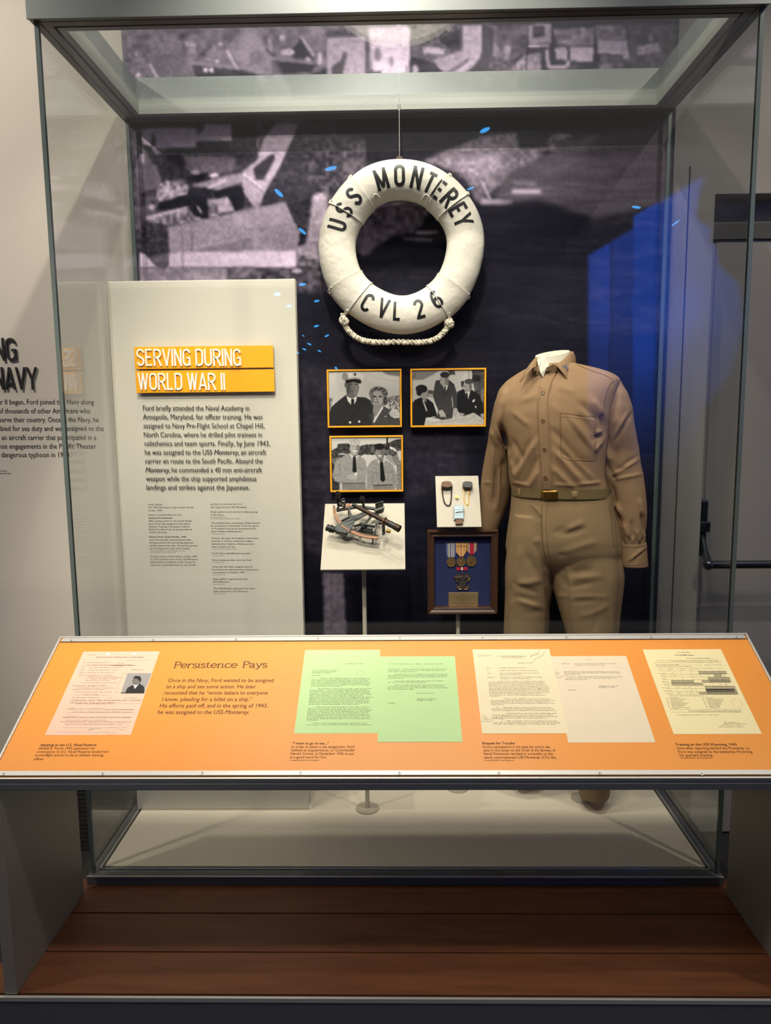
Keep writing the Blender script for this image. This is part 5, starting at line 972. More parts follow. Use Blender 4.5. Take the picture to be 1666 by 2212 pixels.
# telescope
a, b = S(605, 335, .088), S(1450, 775, .088); L = (b-a); mb = MB()
def seg(t0, t1, r0, r1, mi=0): mb.cyl(a+L*t0, a+L*t1, r0, 28, mi, r1)
seg(0, .09, .0062, .0062, 1); seg(.09, .12, .0055, .0055); seg(.1, .66, .0066, .0072); seg(.66, .70, .0086, .0086); mb.build('telescope', [M['bronzedark'], M['black']], sx, 0, label='dark bronze telescope')
tel = sx.children[-1]
mb = MB(); seg(.70, .78, .0098, .0098); seg(.78, .9, .0104, .0104, 1); seg(.9, .995, .0112, .0118); 
mb.loft([[p for p in [b - L*.005 + (Bn.cross(L).normalized()*math.cos(2*PI*k/24) + Bn*math.sin(2*PI*k/24))*r for k in range(24)]] for r in (.0118, .0085, .0085)], 2, False, False)
mb.disc(b-L*.012, L, .0086, .0003, 24, 2); mb.build('eyepiece', [M['bronzedark'], M['sexframe'], M['black']], sx)
mb = MB(); c0 = a+L*.675; w1 = Bn.cross(L).normalized(); n1 = L.normalized().cross(w1)
mb.tube([c0+w1*(.0115*math.cos(2*PI*k/30))+n1*(.0115*math.sin(2*PI*k/30)) for k in range(30)], .0024, 8, closed=True); mb.build('telescope_collar', M['bronze'], sx)
mb = MB(); p = S(1150, 700, .045); q = S(1160, 640, .078); mb.cyl(p, q, .004, 12); mb.prism([S(x, y, .05) for x, y in ((1125, 640), (1175, 650), (1190, 860), (1150, 900), (1130, 870))], Bn*.006); mb.cyl(S(1060, 660, .05), S(1180, 690, .05), .004, 12)
mb.build('telescope_bracket', M['black'], sx, .0005)
mb = MB(); p = S(1215, 800, .052); q = S(1275, 825, .052); mb.cyl(p, q, .0062, 20); mb.cyl(p.lerp(q, .3), p.lerp(q, .7), .0072, 20); mb.cyl(q, q+(q-p)*.1, .0035, 12); mb.build('focus_knob', M['brass'], sx)
# mirrors and shade glasses
def plate(mb, cx, cy, h0, h1, dirv, w, t, mi=0):
    c = S(cx, cy, h0); d = Vector(dirv).normalized(); d = (d-Bn*d.dot(Bn)).normalized(); s = Bn.cross(d)
    mb.prism([c-d*w/2-s*t/2, c+d*w/2-s*t/2, c+d*w/2+s*t/2, c-d*w/2+s*t/2], Bn*(h1-h0), mi)
mb = MB(); plate(mb, 1085, 430, H1, .083, (1, .35, .3), .028, .003); plate(mb, 1075, 437, H1+.004, .079, (1, .35, .3), .022, .0012, 1); mb.disc(S(1085, 430, H1), Bn, .0155, .005, 26); plate(mb, 1085, 420, .081, .085, (1, .35, .3), .030, .008)
for x, y in ((1020, 425), (1118, 420), (1170, 380)): mb.disc(S(x, y, H1+.005), Bn, .0016, .002, 8, 1)
mb.build('index_mirror', [M['black'], M['sexframe']], sx, .0004)
def shade(x, y, h, nrm, r, hfoot):
    c = S(x, y, h); nn = Vector(nrm).normalized(); mb = MB(); u = nn.orthogonal().normalized(); w = nn.cross(u)
    mb.tube([c+u*(r*math.cos(2*PI*k/28))+w*(r*math.sin(2*PI*k/28)) for k in range(28)], .0016, 8, closed=True); mb.disc(c-nn*.0006, nn, r, .0012, 28, 1)
    f = S(hfoot[0], hfoot[1], H1); mb.cyl(c-(c-f).normalized()*r, f, .0022, 8); return mb
shade(345, 165, .09, (.75, -.6, -.25), .0105, (350, 380)).build('shade_glass', [M['black'], M['bronzedark']], sx)
shade(315, 150, .09, (.75, -.6, -.25), .0105, (345, 385)).build('shade_glass', [M['black'], M['black']], sx)
shade(768, 250, .082, (.9, -.42, .1), .0115, (790, 390)).build('shade_glass', [M['black'], M['sexframe']], sx)
shade(800, 252, .082, (.95, -.3, .1), .0115, (810, 392)).build('shade_glass', [M['black'], M['black']], sx)
mb = MB(); plate(mb, 430, 350, H1+.004, .082, (.9, .2, .55), .014, .003, 0); plate(mb, 438, 352, H1+.012, .080, (.9, .2, .55), .0115, .0032, 1); bar(mb, (330, 340), (470, 370), .010, H1, H1+.01); mb.build('horizon_mirror', [M['black'], M['mirror']], sx, .0004)
mb = MB(); mb.cyl(S(350, 330, .058), S(268, 272, .066), .0022, 8); mb.disc(S(275, 278, .065), (1, .2, .4), .004, .002, 12); mb.build('adjusting_lever', M['black'], sx)
mb = MB(); mb.prism([S(x, y, H1) for x, y in ((470, 345), (520, 310), (600, 350), (480, 395))], Bn*.0016); mb.build('pivot_plate', M['bronze'], sx)
for x, y in ((960, 930), (430, 800), (520, 420)):
    p = S(x, y, H0); MB().cyl(p, p-Bn*(H0-.0003), .0022, 10).build('foot', M['black'], sx)
mb = MB(); bar(mb, (740, 790), (960, 830), .022, .008, .026); mb.cyl(S(720, 800, .017), S(720, 800, .036), .004, 10); mb.cyl(S(960, 835, .017), S(960, 835, .036), .004, 10); mb.build('handle', M['black'], sx, .004, 3)

# ------------------------------------------------------------------ small things on the little board
kt = 6.703
def T(x, y, h): return on(910+x/kt, 1010+y/kt, (CF[0]+CF[3]*h, CF[3]))
Cn, Cu, Cv = CF[3], CF[1], CF[2]
def mount(x, y, rx, ry, h, mats):
    c = T(x, y, h)-Cn*h; top = c+Cn*h; rings = []
    for hh, k in ((.0004, .94), (h*.15, .97), (h-.0012, 1), (h, .96)):
        rings.append([c+Cn*hh+Cu*(rx*k*math.copysign(abs(math.cos(t))**.75, math.cos(t)))+Cv*(ry*k*math.copysign(abs(math.sin(t))**.75, math.sin(t))) for t in np.linspace(0, 2*PI, 33)[:-1]])
    mb = MB(); mb.loft(rings[:3], 1, True, False); mb.loft(rings[2:], 0, False, True); return mb
def chain(mb, pts, link, r, mi=0):
    P = smooth_path(pts, 8); acc = 0; k = 0; last = P[0]
    for p in P[1:]:
        acc += (p-last).length; last_p = last; last = p
        if acc >= link*1.35:
            acc = 0; k += 1; d = (p-last_p).normalized(); side = Cn.cross(d) if k % 2 else (Cn*.8+Cn.cross(d)*.6).normalized()
            mb.tube([p+d*(link*math.cos(2*PI*j/12))+side*(link*.55*math.sin(2*PI*j/12)) for j in range(12)], r, 5, mi, closed=True)
idb = thing('identification_bracelet', 'chain bracelet looped from a brown oval on the small cream board', 'bracelet', T(370, 310, 0))
mount(370, 238, .0182, .0122, .022, None).build('plate', [M['brownmount'], M['darkmount']], idb)
mb = MB(); chain(mb, [T(300, 250, .010), T(305, 330, .005), T(318, 430, .0036), T(345, 520, .0036), T(395, 552, .0036), T(425, 520, .0036), T(438, 420, .0036), T(440, 330, .005), T(448, 255, .010)], .0036, .0011); mb.build('chain', M['bronzedark'], idb)
dt = thing('dog_tags', 'black oval tag with fine chains hanging on the small cream board', 'dog tags', T(680, 310, 0))
mount(674, 242, .0176, .0125, .022, None).build('tag', [M['darkmount'], M['black']], dt)
mb = MB()
for pts in ([(612, 250), (612, 340), (616, 470), (640, 525), (668, 548), (690, 530), (694, 430), (690, 300)], [(620, 280), (628, 400), (634, 490), (662, 535), (684, 520), (684, 430), (676, 300)]): mb.tube(smooth_path([T(x, y, .0014 if y > 380 else .006) for x, y in pts], 6), .0010, 6)
chain(mb, [T(688, 310, .004), T(694, 360, .004), T(700, 385, .004)], .0024, .0009); mb.build('chain', M['brass'], dt)
for x, y in ((612, 235), (738, 228)): MB().disc(T(x, y, .0221), Cn, .0012, .0006, 8).build('rivet', M['mirror'], dt)
op = thing('collar_pin', 'tiny gold oak leaf pin in the middle of the small cream board', 'pin', T(518, 470, 0))
mb = MB(); c0 = T(518, 425, .009); 
leaf = [c0+Cu*(.0064*(1+.22*math.cos(6*t))*math.cos(t))+Cv*(.0048*(1+.25*math.cos(5*t))*math.sin(t)) for t in np.linspace(0, 2*PI, 41)[:-1]]
mb.prism(leaf, Cn*.0012); mb.tube([c0-Cu*.004+Cn*.0014, c0+Cn*.0018, c0+Cu*.004+Cn*.0014], .0005, 6); mb.build('oak_leaf', M['brass'], op)
MB().cyl(T(518, 425, .009), T(518, 425, .009)-Cn*.0088, .0008, 8).build('stem', M['brass'], op)
lg = thing('cigarette_lighter', 'silver engraved lighter held on a bracket at the foot of the small cream board', 'lighter', T(550, 790, 0))
cor = [T(x, y, .014) for x, y in ((474, 548), (610, 548), (619, 733), (476, 735))]
u0 = (cor[1]-cor[0]).normalized(); mb = MB(); mb.prism(cor, -Cn*.0095); mb.build('case', M['zip'], lg, .0014, 3)
mb = MB(); bz_ = [T(x, y, .0141) for x, y in ((476, 606), (612, 606), (612, 610), (476, 610))]; mb.prism(bz_, Cn*.0001); mb.cyl(T(621, 612, .010), T(623, 655, .010), .0009, 8)
hull = [(495, 652), (520, 640), (540, 644), (548, 628), (556, 640), (590, 636), (604, 630), (600, 648), (550, 654), (500, 662)]; mb.prism([T(x, y, .0141) for x, y in hull], Cn*.0002)
text_line(mb, 'USS MONTEREY', T(497, 688, .0141), T(594, 688, .0141), .0013, (T(0, 0, .0141), Cu, Cv, Cn), .0002, 0, .02, 1); mb.build('engraving', M['ink'], lg)
mb = MB(); mb.prism([T(x, y, .0095) for x, y in ((502, 742), (606, 742), (604, 815), (500, 818))], -Cn*.0092); mb.build('bracket', M['brownmount'], lg, .0006)
mb = MB(); mb.prism([T(x, y, .0125) for x, y in ((476, 728), (618, 728), (618, 752), (600, 742), (500, 742), (478, 752))], -Cn*.009); mb.build('prong', M['steel'], lg)

# ------------------------------------------------------------------ the medal shadow box
VY = 2.500; bx0, bx1, bz0, bz1 = .0955, .3370, 1.0310, 1.3245
sb = thing('medal_shadow_box', 'dark walnut shadow box holding three medals and an eagle badge on navy felt', 'shadow box', ((bx0+bx1)/2, 2.53, bz0))
prof = [(0, .033), (0, .003), (.002, .0), (.006, .0), (.0085, .004), (.016, .008), (.0185, .0075), (.0205, .006), (.024, .0075), (.0255, .011), (.0255, .033)]
prof = [(d*.92, y) for d, y in prof]
corners = [(bx0, bz0, 1, 1), (bx1, bz0, -1, 1), (bx1, bz1, -1, -1), (bx0, bz1, 1, -1)]
mb = MB(); mb.loft([[Vector((x+sx_*d, VY+y, z+sz_*d)) for d, y in prof] for x, z, sx_, sz_ in corners], 0, False, False, True, True); mb.build('frame', M['framewood'], sb)
MB().box(bx0+.022, bx1-.022, VY+.030, VY+.0335, bz0+.022, bz1-.022).build('felt_backing', M['navy'], sb)
def V(x, y, d=.029): return at(910+x/kt, 1010+y/kt, VY+d)
def ribbon(poly, cols):
    x0, x1 = min(p[0] for p in poly), max(p[0] for p in poly); mb = MB(); mats = []; x = x0; tot = sum(w for _, w in cols)
    def clip(poly, lo, hi):
        def half(P, k, s):
            o = []
            for i in range(len(P)):
                a, b = P[i], P[(i+1) % len(P)]; ia, ib = s*(a[0]-k) >= 0, s*(b[0]-k) >= 0
                if ia: o.append(a)
                if ia != ib: t = (k-a[0])/(b[0]-a[0]); o.append((k, a[1]+(b[1]-a[1])*t))
            return o
        return half(half(poly, lo, 1), hi, -1)
    for c, w in cols:
        w = (x1-x0)*w/tot; q = clip(poly, x, x+w); x += w
        if len(q) > 2:
            if c not in mats: mats.append(c)
            mb.prism([V(a, b, .0275) for a, b in q], (0, .002, 0), mats.index(c))
    return mb, mats
RC = {k: mat('ribbon_'+k, c, .8, bump=.4, bscale=900) for k, c in dict(blue=rgb(82, 92, 150), white=rgb(228, 222, 206), black=rgb(26, 26, 34), gold=rgb(222, 160, 66), red=rgb(186, 28, 52), tan=rgb(200, 160, 92), sky=rgb(118, 128, 150)).items()}
med = [([(357, 1085), (500, 1085), (508, 1235), (484, 1300), (392, 1300), (364, 1250)], [('blue', 3), ('white', .8), ('black', .8), ('white', 1), ('blue', 1.4), ('black', .4), ('white', 1), ('blue', 1.4), ('white', 1), ('black', .8), ('white', .6), ('blue', 2.6)], (435, 1373, 67)),
       ([(501, 1085), (660, 1085), (656, 1215), (610, 1286), (560, 1286), (506, 1225)], [('gold', 2), ('white', .4), ('red', .4), ('gold', 1.6), ('white', .4), ('gold', 1), ('black', .3), ('red', .5), ('white', .4), ('gold', 1), ('white', .4), ('gold', 1.6), ('red', .4), ('white', .4), ('gold', 2)], (577, 1366, 67)),
       ([(663, 1082), (806, 1082), (800, 1202), (757, 1258), (706, 1258), (667, 1202)], [('tan', 2.2), ('sky', 1), ('white', .5), ('red', 6), ('white', .5), ('sky', 1), ('tan', 2.2)], (727, 1357, 76))]
for poly, cols, (cx, cy, r) in med:
    mb, ms = ribbon(poly, cols); c0 = V(cx, cy, .027); R_ = (V(cx+r, cy, .027)-c0).length
    mm = MB(); mm.disc(c0+Vector((0, .0018, 0)), (0, -1, 0), R_, .0028, 40); mm.tube([c0+Vector((R_*.96*math.cos(t), -.0012, R_*.96*math.sin(t))) for t in np.linspace(0, 2*PI, 37)[:-1]], .0007, 6, closed=True)
    rnd = random.Random(cx)
    if cx == 727:
        mm.tube([c0+Vector((-.001, -.0015, -.008)), c0+Vector((0, -.0022, 0)), c0+Vector((0, -.0018, .006))], [.0012, .0022, .0012], 8); mm.tube([c0+Vector((-.005, -.0012, .003)), c0+Vector((0, -.0016, .0025)), c0+Vector((.005, -.0012, .004))], .0008, 6); mm.ball(c0+Vector((0, -.0015, .0078)), .0014, 8)
    elif cx == 435:
        for k in range(3): mm.tube([c0+Vector((-.006+.002*k, -.0012, .004-.003*k)), c0+Vector((0, -.0016, .0005-.003*k)), c0+Vector((.006, -.0012, .002-.003*k))], .0009, 6)
    else:
        for k in range(5): mm.ball(c0+Vector((rnd.uniform(-.005, .005), -.001, rnd.uniform(-.005, .005))), .0022, 8, 0, (1, .5, .8))
    mm.cyl(c0+Vector((0, .0004, R_)), c0+Vector((0, .0004, R_+.003)), .0012, 8)
    o = mm.build('medal', M['medal'], sb); rb = mb.build('ribbon', [RC[c] for c in ms], o)
mb = MB(); mb.cyl(V(355, 1086, .026), V(806, 1083, .026), .0009, 8); mb.cyl(V(500, 1136, .0268), V(668, 1136, .0268), .0004, 6); mb.build('medal_bar', M['bronzedark'], sb)
mb, ms = ribbon([(513, 1444), (670, 1444), (670, 1488), (513, 1488)], [('red', 5.4), ('navy' if 0 else 'black', .3), ('white', 2), ('black', .3), ('red', 5.4)]); mb.build('ribbon_bar', [RC[c] for c in ms], sb)
badge = MB()
def bp(pts, d, th, mi): badge.prism([V(x, y, d) for x, y in pts], (0, -th, 0), mi)
bp([(470, 1590), (505, 1548), (540, 1524), (566, 1540), (580, 1556), (590, 1540), (586, 1520), (598, 1508), (612, 1520), (608, 1545), (616, 1556), (632, 1540), (655, 1522), (690, 1550), (722, 1588), (690, 1592), (655, 1602), (636, 1618), (600, 1626), (560, 1618), (540, 1602), (505, 1592)], .028, .003, 0)
bp([(548, 1640), (575, 1632), (600, 1618), (628, 1632), (656, 1640), (652, 1690), (632, 1722), (600, 1736), (568, 1722), (550, 1690)], .027, .0035, 0)
for s in (1, -1):
    f = lambda x: 600+s*(x-600)
    badge.tube([V(f(500), 1612, .0265), V(f(560), 1668, .0265), V(f(640), 1745, .0265)], .0011, 8, 1)
    badge.tube([V(f(508), 1628, .0262), V(f(488), 1608, .026), V(f(510), 1596, .026), V(f(540), 1604, .026), V(f(530), 1640, .0255), V(f(505), 1655, .026)], .0011, 8, 1)
    badge.tube([V(f(505), 1700, .0262), V(f(508), 1740, .026), V(f(540), 1764, .026), V(f(585), 1758, .026), V(f(600), 1738, .026)], [.0007, .0013, .0016, .0013, .0007], 8, 1)
    badge.tube([V(f(530), 1690, .0262), V(f(512), 1712, .026), V(f(535), 1735, .0255), V(f(560), 1722, .0262)], .0010, 8, 1)
    for k in range(4): badge.tube([V(f(585), 1590-k*3, .0248), V(f(545-k*14), 1560+k*8, .0246), V(f(520-k*14), 1585+k*2, .025)], .0005, 5, 0)
badge.ball(V(600, 1525, .0255), .0016, 8, 0); badge.ball(V(598, 1580, .0262), .0030, 10, 0, (.8, .6, 1.2))
badge.build('eagle_badge', [M['pewter'], M['brass']], sb)
pa, pb_ = V(397, 1812, .0265), V(826, 2020, .0265); pq = MB().box(pa.x, pb_.x, VY+.0265, VY+.030, pb_.z, pa.z).build('plaque', M['plaque'], sb, .0005)
FV = plane_frame((0, VY+.0265, 0), (1, 0, 0), (0, 0, 1)); mb = MB()
for t, x0, x1, y, cp in [('PRESENTED TO', 556, 665, 1840, .0022), ('LCDR GERALD R. FORD, JR.', 462, 765, 1872, .0032), ('UNITED STATES NAVAL RESERVE', 495, 730, 1899, .0022), ('1942 - 1946', 566, 655, 1924, .0022), ('BY', 604, 619, 1946, .0020), ('J. WILLIAM MIDDENDORF II', 486, 770, 1977, .0024), ('SECRETARY OF THE NAVY', 515, 705, 2008, .0022)]:
    text_line(mb, t, V(x0, y, .0265), V(x1, y, .0265), cp, FV, .0002, 0, .012, 1)
mb.build('engraved_text', M['bronzedark'], pq)
for x, y in ((412, 1838), (808, 1838), (414, 1998), (810, 1998)): MB().disc(V(x, y, .0265), (0, -1, 0), .0011, .0005, 8).build('pin', M['bronzedark'], pq)

# ------------------------------------------------------------------ the uniform on its headless form
from mathutils.bvhtree import BVHTree
mq = thing('uniform_mannequin', 'headless ivory mannequin wearing a khaki shirt and trousers with a web belt', 'mannequin', (.55, 2.47, ZB))
TH = math.radians(21)
def interp_rows(rows, step):
    ys = [r[0] for r in rows]; out = []; y = ys[0]
    A = np.array(rows, float); n = max(2, int(abs(ys[-1]-ys[0])/step)); Y = np.linspace(ys[0], ys[-1], n)
    res = [Y]
    for k in range(1, A.shape[1]):
        v = np.interp(Y, A[:, 0], A[:, k])
        for _ in range(3): v[1:-1] = (v[:-2]+2*v[1:-1]+v[2:])/4
        res.append(v)
    return np.stack(res, 1)
def wr_field(wr):
    W_ = [(np.array(a, float), np.array(b, float), w, amp) for a, b, w, amp in wr]
    def f(px, py):
        d = 0
        for a, b, w, amp in W_:
            ab = b-a; L2 = ab @ ab; t = max(0, min(1, ((px-a[0])*ab[0]+(py-a[1])*ab[1])/L2)); q = a+ab*t
            r2 = ((px-q[0])**2+(py-q[1])**2)/(w*w*.72)
            if r2 < 9: d += 1.5*amp*math.exp(-r2)*min(1, 4*t*(1-t)+.35)
        return d
    return f
def body_loft(rows, step, th, n, wr=None, sq=1.0, ncrease=None):
    """rows: y, left x, right x (picture), depth of the middle, half depth"""
    f = wr_field(wr) if wr else None; rings = []
    for y, l, r, Yc, b in interp_rows(rows, step):
        p, q = at(l, y, Yc), at(r, y, Yc); s = (q.x-p.x)/2; c = Vector(((p.x+q.x)/2, Yc, (p.z+q.z)/2)); a = math.sqrt(max(1e-6, s*s-(b*math.sin(th))**2))/math.cos(th)
        ring = []
        for k in range(n):
            ph = 2*PI*k/n; cs, sn = math.cos(ph), math.sin(ph); cs = math.copysign(abs(cs)**sq, cs); sn = math.copysign(abs(sn)**sq, sn)
            u, v = a*cs, -b*sn             # v<0 is the front
            if ncrease and sn > 0: v -= ncrease*math.exp(-(cs/.10)**2)
            P = c + Vector((u*math.cos(th)+v*math.sin(th), -u*math.sin(th)+v*math.cos(th), 0))
            if f:
                nr = (P-c).normalized()
                if nr.y < .25:
                    px, py = pix(P); P = P + nr*f(px, py)
            ring.append(P)
        rings.append(ring)
    return rings
cq = lambda x, y: (1030+x/4.272, 740+y/4.272); cr = lambda x, y: (1030+x/4.272, 1020+y/4.272)
def W5(lst, g, k=1.): return [(g(*a), g(*b), w, amp*k) for a, b, w, amp in lst]
torso_rows = [(786, 1155, 1243, 2.475, .062), (795, 1139, 1277, 2.47, .068), (805, 1122, 1309, 2.467, .076), (820, 1100, 1330, 2.463, .086), (840, 1083, 1327, 2.46, .098), (860, 1077, 1321, 2.46, .108), (890, 1079, 1315, 2.46, .117), (920, 1088, 1311, 2.46, .121), (960, 1098, 1308, 2.46, .119), (1000, 1102, 1303, 2.46, .114), (1030, 1104, 1303, 2.46, .111), (1052, 1108, 1308, 2.46, .106), (1066, 1111, 1310, 2.46, .101)]
tw = W5([((690, 560), (960, 900), 7, .004), ((740, 620), (1040, 980), 6, -.005), ((860, 700), (1090, 1000), 6, .006), ((960, 680), (1130, 900), 5, -.005), ((700, 800), (950, 1080), 7, -.004), ((720, 1000), (960, 1290), 7, .006), ((760, 980), (1010, 1230), 6, -.005), ((690, 1150), (880, 1330), 6, .004), ((840, 1060), (1080, 1260), 7, .004),
         ((560, 900), (360, 1260), 8, .006), ((500, 900), (340, 1180), 7, -.004), ((560, 1060), (440, 1300), 6, -.005), ((570, 1180), (500, 1330), 5, .004), ((340, 640), (480, 760), 7, .003), ((330, 900), (420, 1080), 7, -.004), ((1050, 520), (1170, 690), 9, .008), ((960, 560), (1130, 720), 7, -.005), ((1150, 640), (1180, 840), 5, -.008), ((1090, 840), (1180, 800), 5, .005), ((1060, 900), (1160, 860), 4, -.005), ((1080, 1000), (1160, 900), 5, .005),
         ((540, 280), (600, 420), 5, .003), ((560, 480), (420, 540), 8, .003), ((760, 400), (900, 460), 8, .003), ((340, 1290), (480, 1320), 4, .004), ((720, 1310), (900, 1325), 4, .003), ((930, 1310), (1140, 1290), 4, .004), ((240, 800), (300, 1000), 6, -.005), ((320, 1100), (350, 1230), 5, .004)], cq)
ls_rows = [(838, 1085, 1112, 2.49, .034), (848, 1077, 1112, 2.49, .052), (870, 1068.5, 1108, 2.495, .064), (900, 1062.5, 1096, 2.505, .066), (930, 1057.5, 1087, 2.52, .064), (960, 1053, 1091, 2.545, .060), (990, 1047, 1097, 2.56, .058), (1020, 1042, 1101, 2.575, .056), (1050, 1038.5, 1103, 2.588, .054), (1080, 1036, 1100, 2.598, .051), (1110, 1033, 1090, 2.605, .047), (1135, 1030, 1079, 2.608, .042), (1150, 1028, 1074, 2.61, .038)]
lw_ = W5([((210, 760), (270, 960), 5, -.010), ((200, 830), (290, 1000), 5, .006), ((150, 960), (150, 1400), 5, .005), ((215, 1180), (190, 1540), 5, .006), ((180, 1160), (160, 1500), 5, -.006), ((250, 1080), (230, 1300), 7, -.006), ((130, 820), (190, 960), 6, .004), ((70, 1290), (130, 1290), 3, .002)], cq)
tr = body_loft(torso_rows, 3.0, TH, 120, tw, .86)
mb = MB(); mb.loft(tr, 0, True, False)
top = tr[0]; cc = sum((Vector(p) for p in top), Vector())/len(top); o = len(mb.v); mb.add([cc+Vector((0, .01, .006))]+list(top), [(0, i+1, (i+1) % len(top)+1) for i in range(len(top))], 0, True)
tbase = (list(mb.v), list(mb.f))
R_ = body_loft(ls_rows, 2.6, math.radians(4), 72, lw_, .95); mb.loft(R_, 0, True, True)
last_ = tr[-1]; o = len(mb.v); cc = sum((Vector(p) for p in last_), Vector())/len(last_); mb.add([cc]+list(last_), [(0, (i+1) % len(last_)+1, i+1) for i in range(len(last_))], 0, True)
shirt = mb.build('shirt', M['khaki'], mq)
rm = shirt.modifiers.new('merge', 'REMESH'); rm.mode = 'VOXEL'; rm.voxel_size = .0032; rm.use_smooth_shade = True
smo = shirt.modifiers.new('soften', 'SMOOTH'); smo.factor = .5; smo.iterations = 3
tbvh = BVHTree.FromPolygons([Vector(v) for v in tbase[0]], tbase[1])
def stick(px, py, lift=.0, bv=None):
    d = ray(px, py).normalized(); h = (bv or tbvh).ray_cast(EYEV, d)
    if h[0] is None: return at(px, py, 2.38)
    return h[0] - d*lift
def stick_n(px, py, bv=None):
    h = (bv or tbvh).ray_cast(EYEV, ray(px, py).normalized()); n = h[1] if h[0] is not None else Vector((0, -1, 0))
    return -n if n.y > 0 else n
def spath(pts, n=10):
    out = []
    for i in range(len(pts)-1):
        p0, p1, p2, p3 = (np.array(pts[j], float) for j in (max(0, i-1), i, i+1, min(len(pts)-1, i+2)))
        for k in range(n):
            t = k/n; out.append(tuple(.5*((2*p1)+(p2-p0)*t+(2*p0-5*p1+4*p2-p3)*t*t+(3*p1-p0-3*p2+p3)*t**3)))
    return out+[tuple(map(float, pts[-1]))]
def seam(mb, pts, g, r=.0007, lift=.0003, mi=0, bv=None, n=8): mb.tube([stick(*g(x, y), lift, bv) for x, y in spath(pts, n)], r, 5, mi)
# placket: a raised strip down the front
Lp = spath([(612, 300), (590, 380), (566, 450), (556, 560), (556, 650), (562, 800), (572, 950), (582, 1100), (592, 1250), (600, 1355)], 6); Rp_ = spath([(748, 268), (700, 350), (672, 430), (664, 520), (668, 650), (676, 800), (682, 950), (688, 1100), (696, 1250), (704, 1355)], 6)
mb = MB(); rows_ = []
for (xl, y1), (xr, y2) in zip(Lp, Rp_):
    r_ = []
    for t in np.linspace(0, 1, 9): r_.append(stick(*cq(xl+(xr-xl)*t, y1+(y2-y1)*t), .0022 + .0012*(1-abs(2*t-1)**4)))
    rows_.append([stick(*cq(xl, y1), -.001)] + r_ + [stick(*cq(xr, y2), -.001)])
mb.loft(rows_, 0, True, False, False, False); plk = mb.build('placket', M['khaki'], shirt)
mb = MB(); seam(mb, [(604, 420), (572, 560), (574, 800), (588, 1100), (612, 1340)], cq, .0005, .0034); seam(mb, [(700, 380), (652, 520), (660, 800), (672, 1100), (690, 1340)], cq, .0005, .0034)
mb.build('stitching', M['stitch'], plk)
mb = MB()
for x, y in ((612, 467), (613, 725), (627, 988), (636, 1249)):
    p = stick(*cq(x, y), .0036); n_ = stick_n(*cq(x, y)); u = n_.orthogonal().normalized(); w = n_.cross(u); mb = MB()
    mb.disc(p-n_*.001, n_, .0066, .0018, 22); mb.tube([p+n_*.0008+u*(.0058*math.cos(2*PI*k/20))+w*(.0058*math.sin(2*PI*k/20)) for k in range(20)], .0009, 6, closed=True)
    mb.cyl(p+n_*.0009-Vector((.0014, 0, -.0006)), p+n_*.0009+Vector((.0014, 0, -.0006)), .0005, 6, 1); mb.build('button', [M['button'], M['stitch']], shirt)
# breast pocket
pk = [(770, 650), (900, 662), (1000, 678), (1098, 688), (1094, 800), (1100, 950), (1098, 1078), (960, 1084), (850, 1080), (800, 1058), (778, 1020), (776, 900), (772, 780)]
mb = MB(); grid = []
for j in range(15):
    t = j/14; yl, yr = 650+(1050-650)*t, 690+(1082-690)*t; xl = 772+10*t + (28*max(0, t-.85)/.15); xr = 1098+2*t; row = []
    for i in range(17):
        s_ = i/16; x = xl+(xr-xl)*s_; y = yl+(yr-yl)*s_ + (30*t if .06 < s_ < 1 else 20*t)*math.sin(PI*min(1, s_*1.0))*.5
        ed = min(s_, 1-s_, t, 1-t); row.append(stick(*cq(x, y), .0018 if ed > 0 else -.0006))
    grid.append(row)
mb.loft(grid, 0, True, False, False, False); pkt = mb.build('pocket', M['khaki'], shirt)
mb = MB(); seam(mb, pk+[pk[0]], cq, .0006, .0020); seam(mb, [(772, 684), (900, 694), (1000, 710), (1096, 722)], cq, .0005, .0020); mb.build('stitching', M['stitch'], pkt)
# collar leaves
cols = [((530, 222), 2.400, (398, 366), 2.384), ((541, 172), 2.418, (450, 262), 2.405), ((552, 130), 2.455, (496, 192), 2.45), ((600, 104), 2.505, (560, 150), 2.535), ((730, 76), 2.532, (720, 150), 2.565), ((862, 82), 2.518, (905, 150), 2.545), ((894, 84), 2.480, (918, 178), 2.490), ((852, 108), 2.432, (908, 214), 2.444), ((795, 160), 2.402, (880, 285), 2.400), ((733, 212), 2.386, (838, 350), 2.372)]
cs = np.array([[a[0], a[1], ya, b[0], b[1], yb] for a, ya, b, yb in cols]); tt = np.linspace(0, 9, 60); CI = []
for k in range(6):
    v = np.interp(tt, range(10), cs[:, k])
    for _ in range(2): v[1:-1] = (v[:-2]+2*v[1:-1]+v[2:])/4
    CI.append(v)
mb = MB(); rows_ = []
for i in range(60):
    A_ = at(*cq(CI[0][i], CI[1][i]), CI[2][i]); B_ = at(*cq(CI[3][i], CI[4][i]), CI[5][i]); r_ = []
    for j in range(9):
        t = j/8; P = A_.lerp(B_, t); P = P + Vector((0, -1, .35)).normalized()*(.006*math.sin(PI*t)) if B_.y < 2.5 else P; r_.append(P)
    rows_.append(r_)
mb.loft(rows_, 0, True, False, False, False)
stand = []
for i in range(60):
    A_ = at(*cq(CI[0][i], CI[1][i]), CI[2][i]); c0 = at(*cq(700, 130), 2.46); D_ = A_.lerp(c0, .07); stand.append([A_, D_+Vector((0, 0, -.012)), D_+Vector((0, 0, -.030))])
mb.loft(stand, 0, True, False, False, False)
clr = mb.build('collar', M['khaki'], shirt); so = clr.modifiers.new('thickness', 'SOLIDIFY'); so.thickness = .0022; so.offset = 0
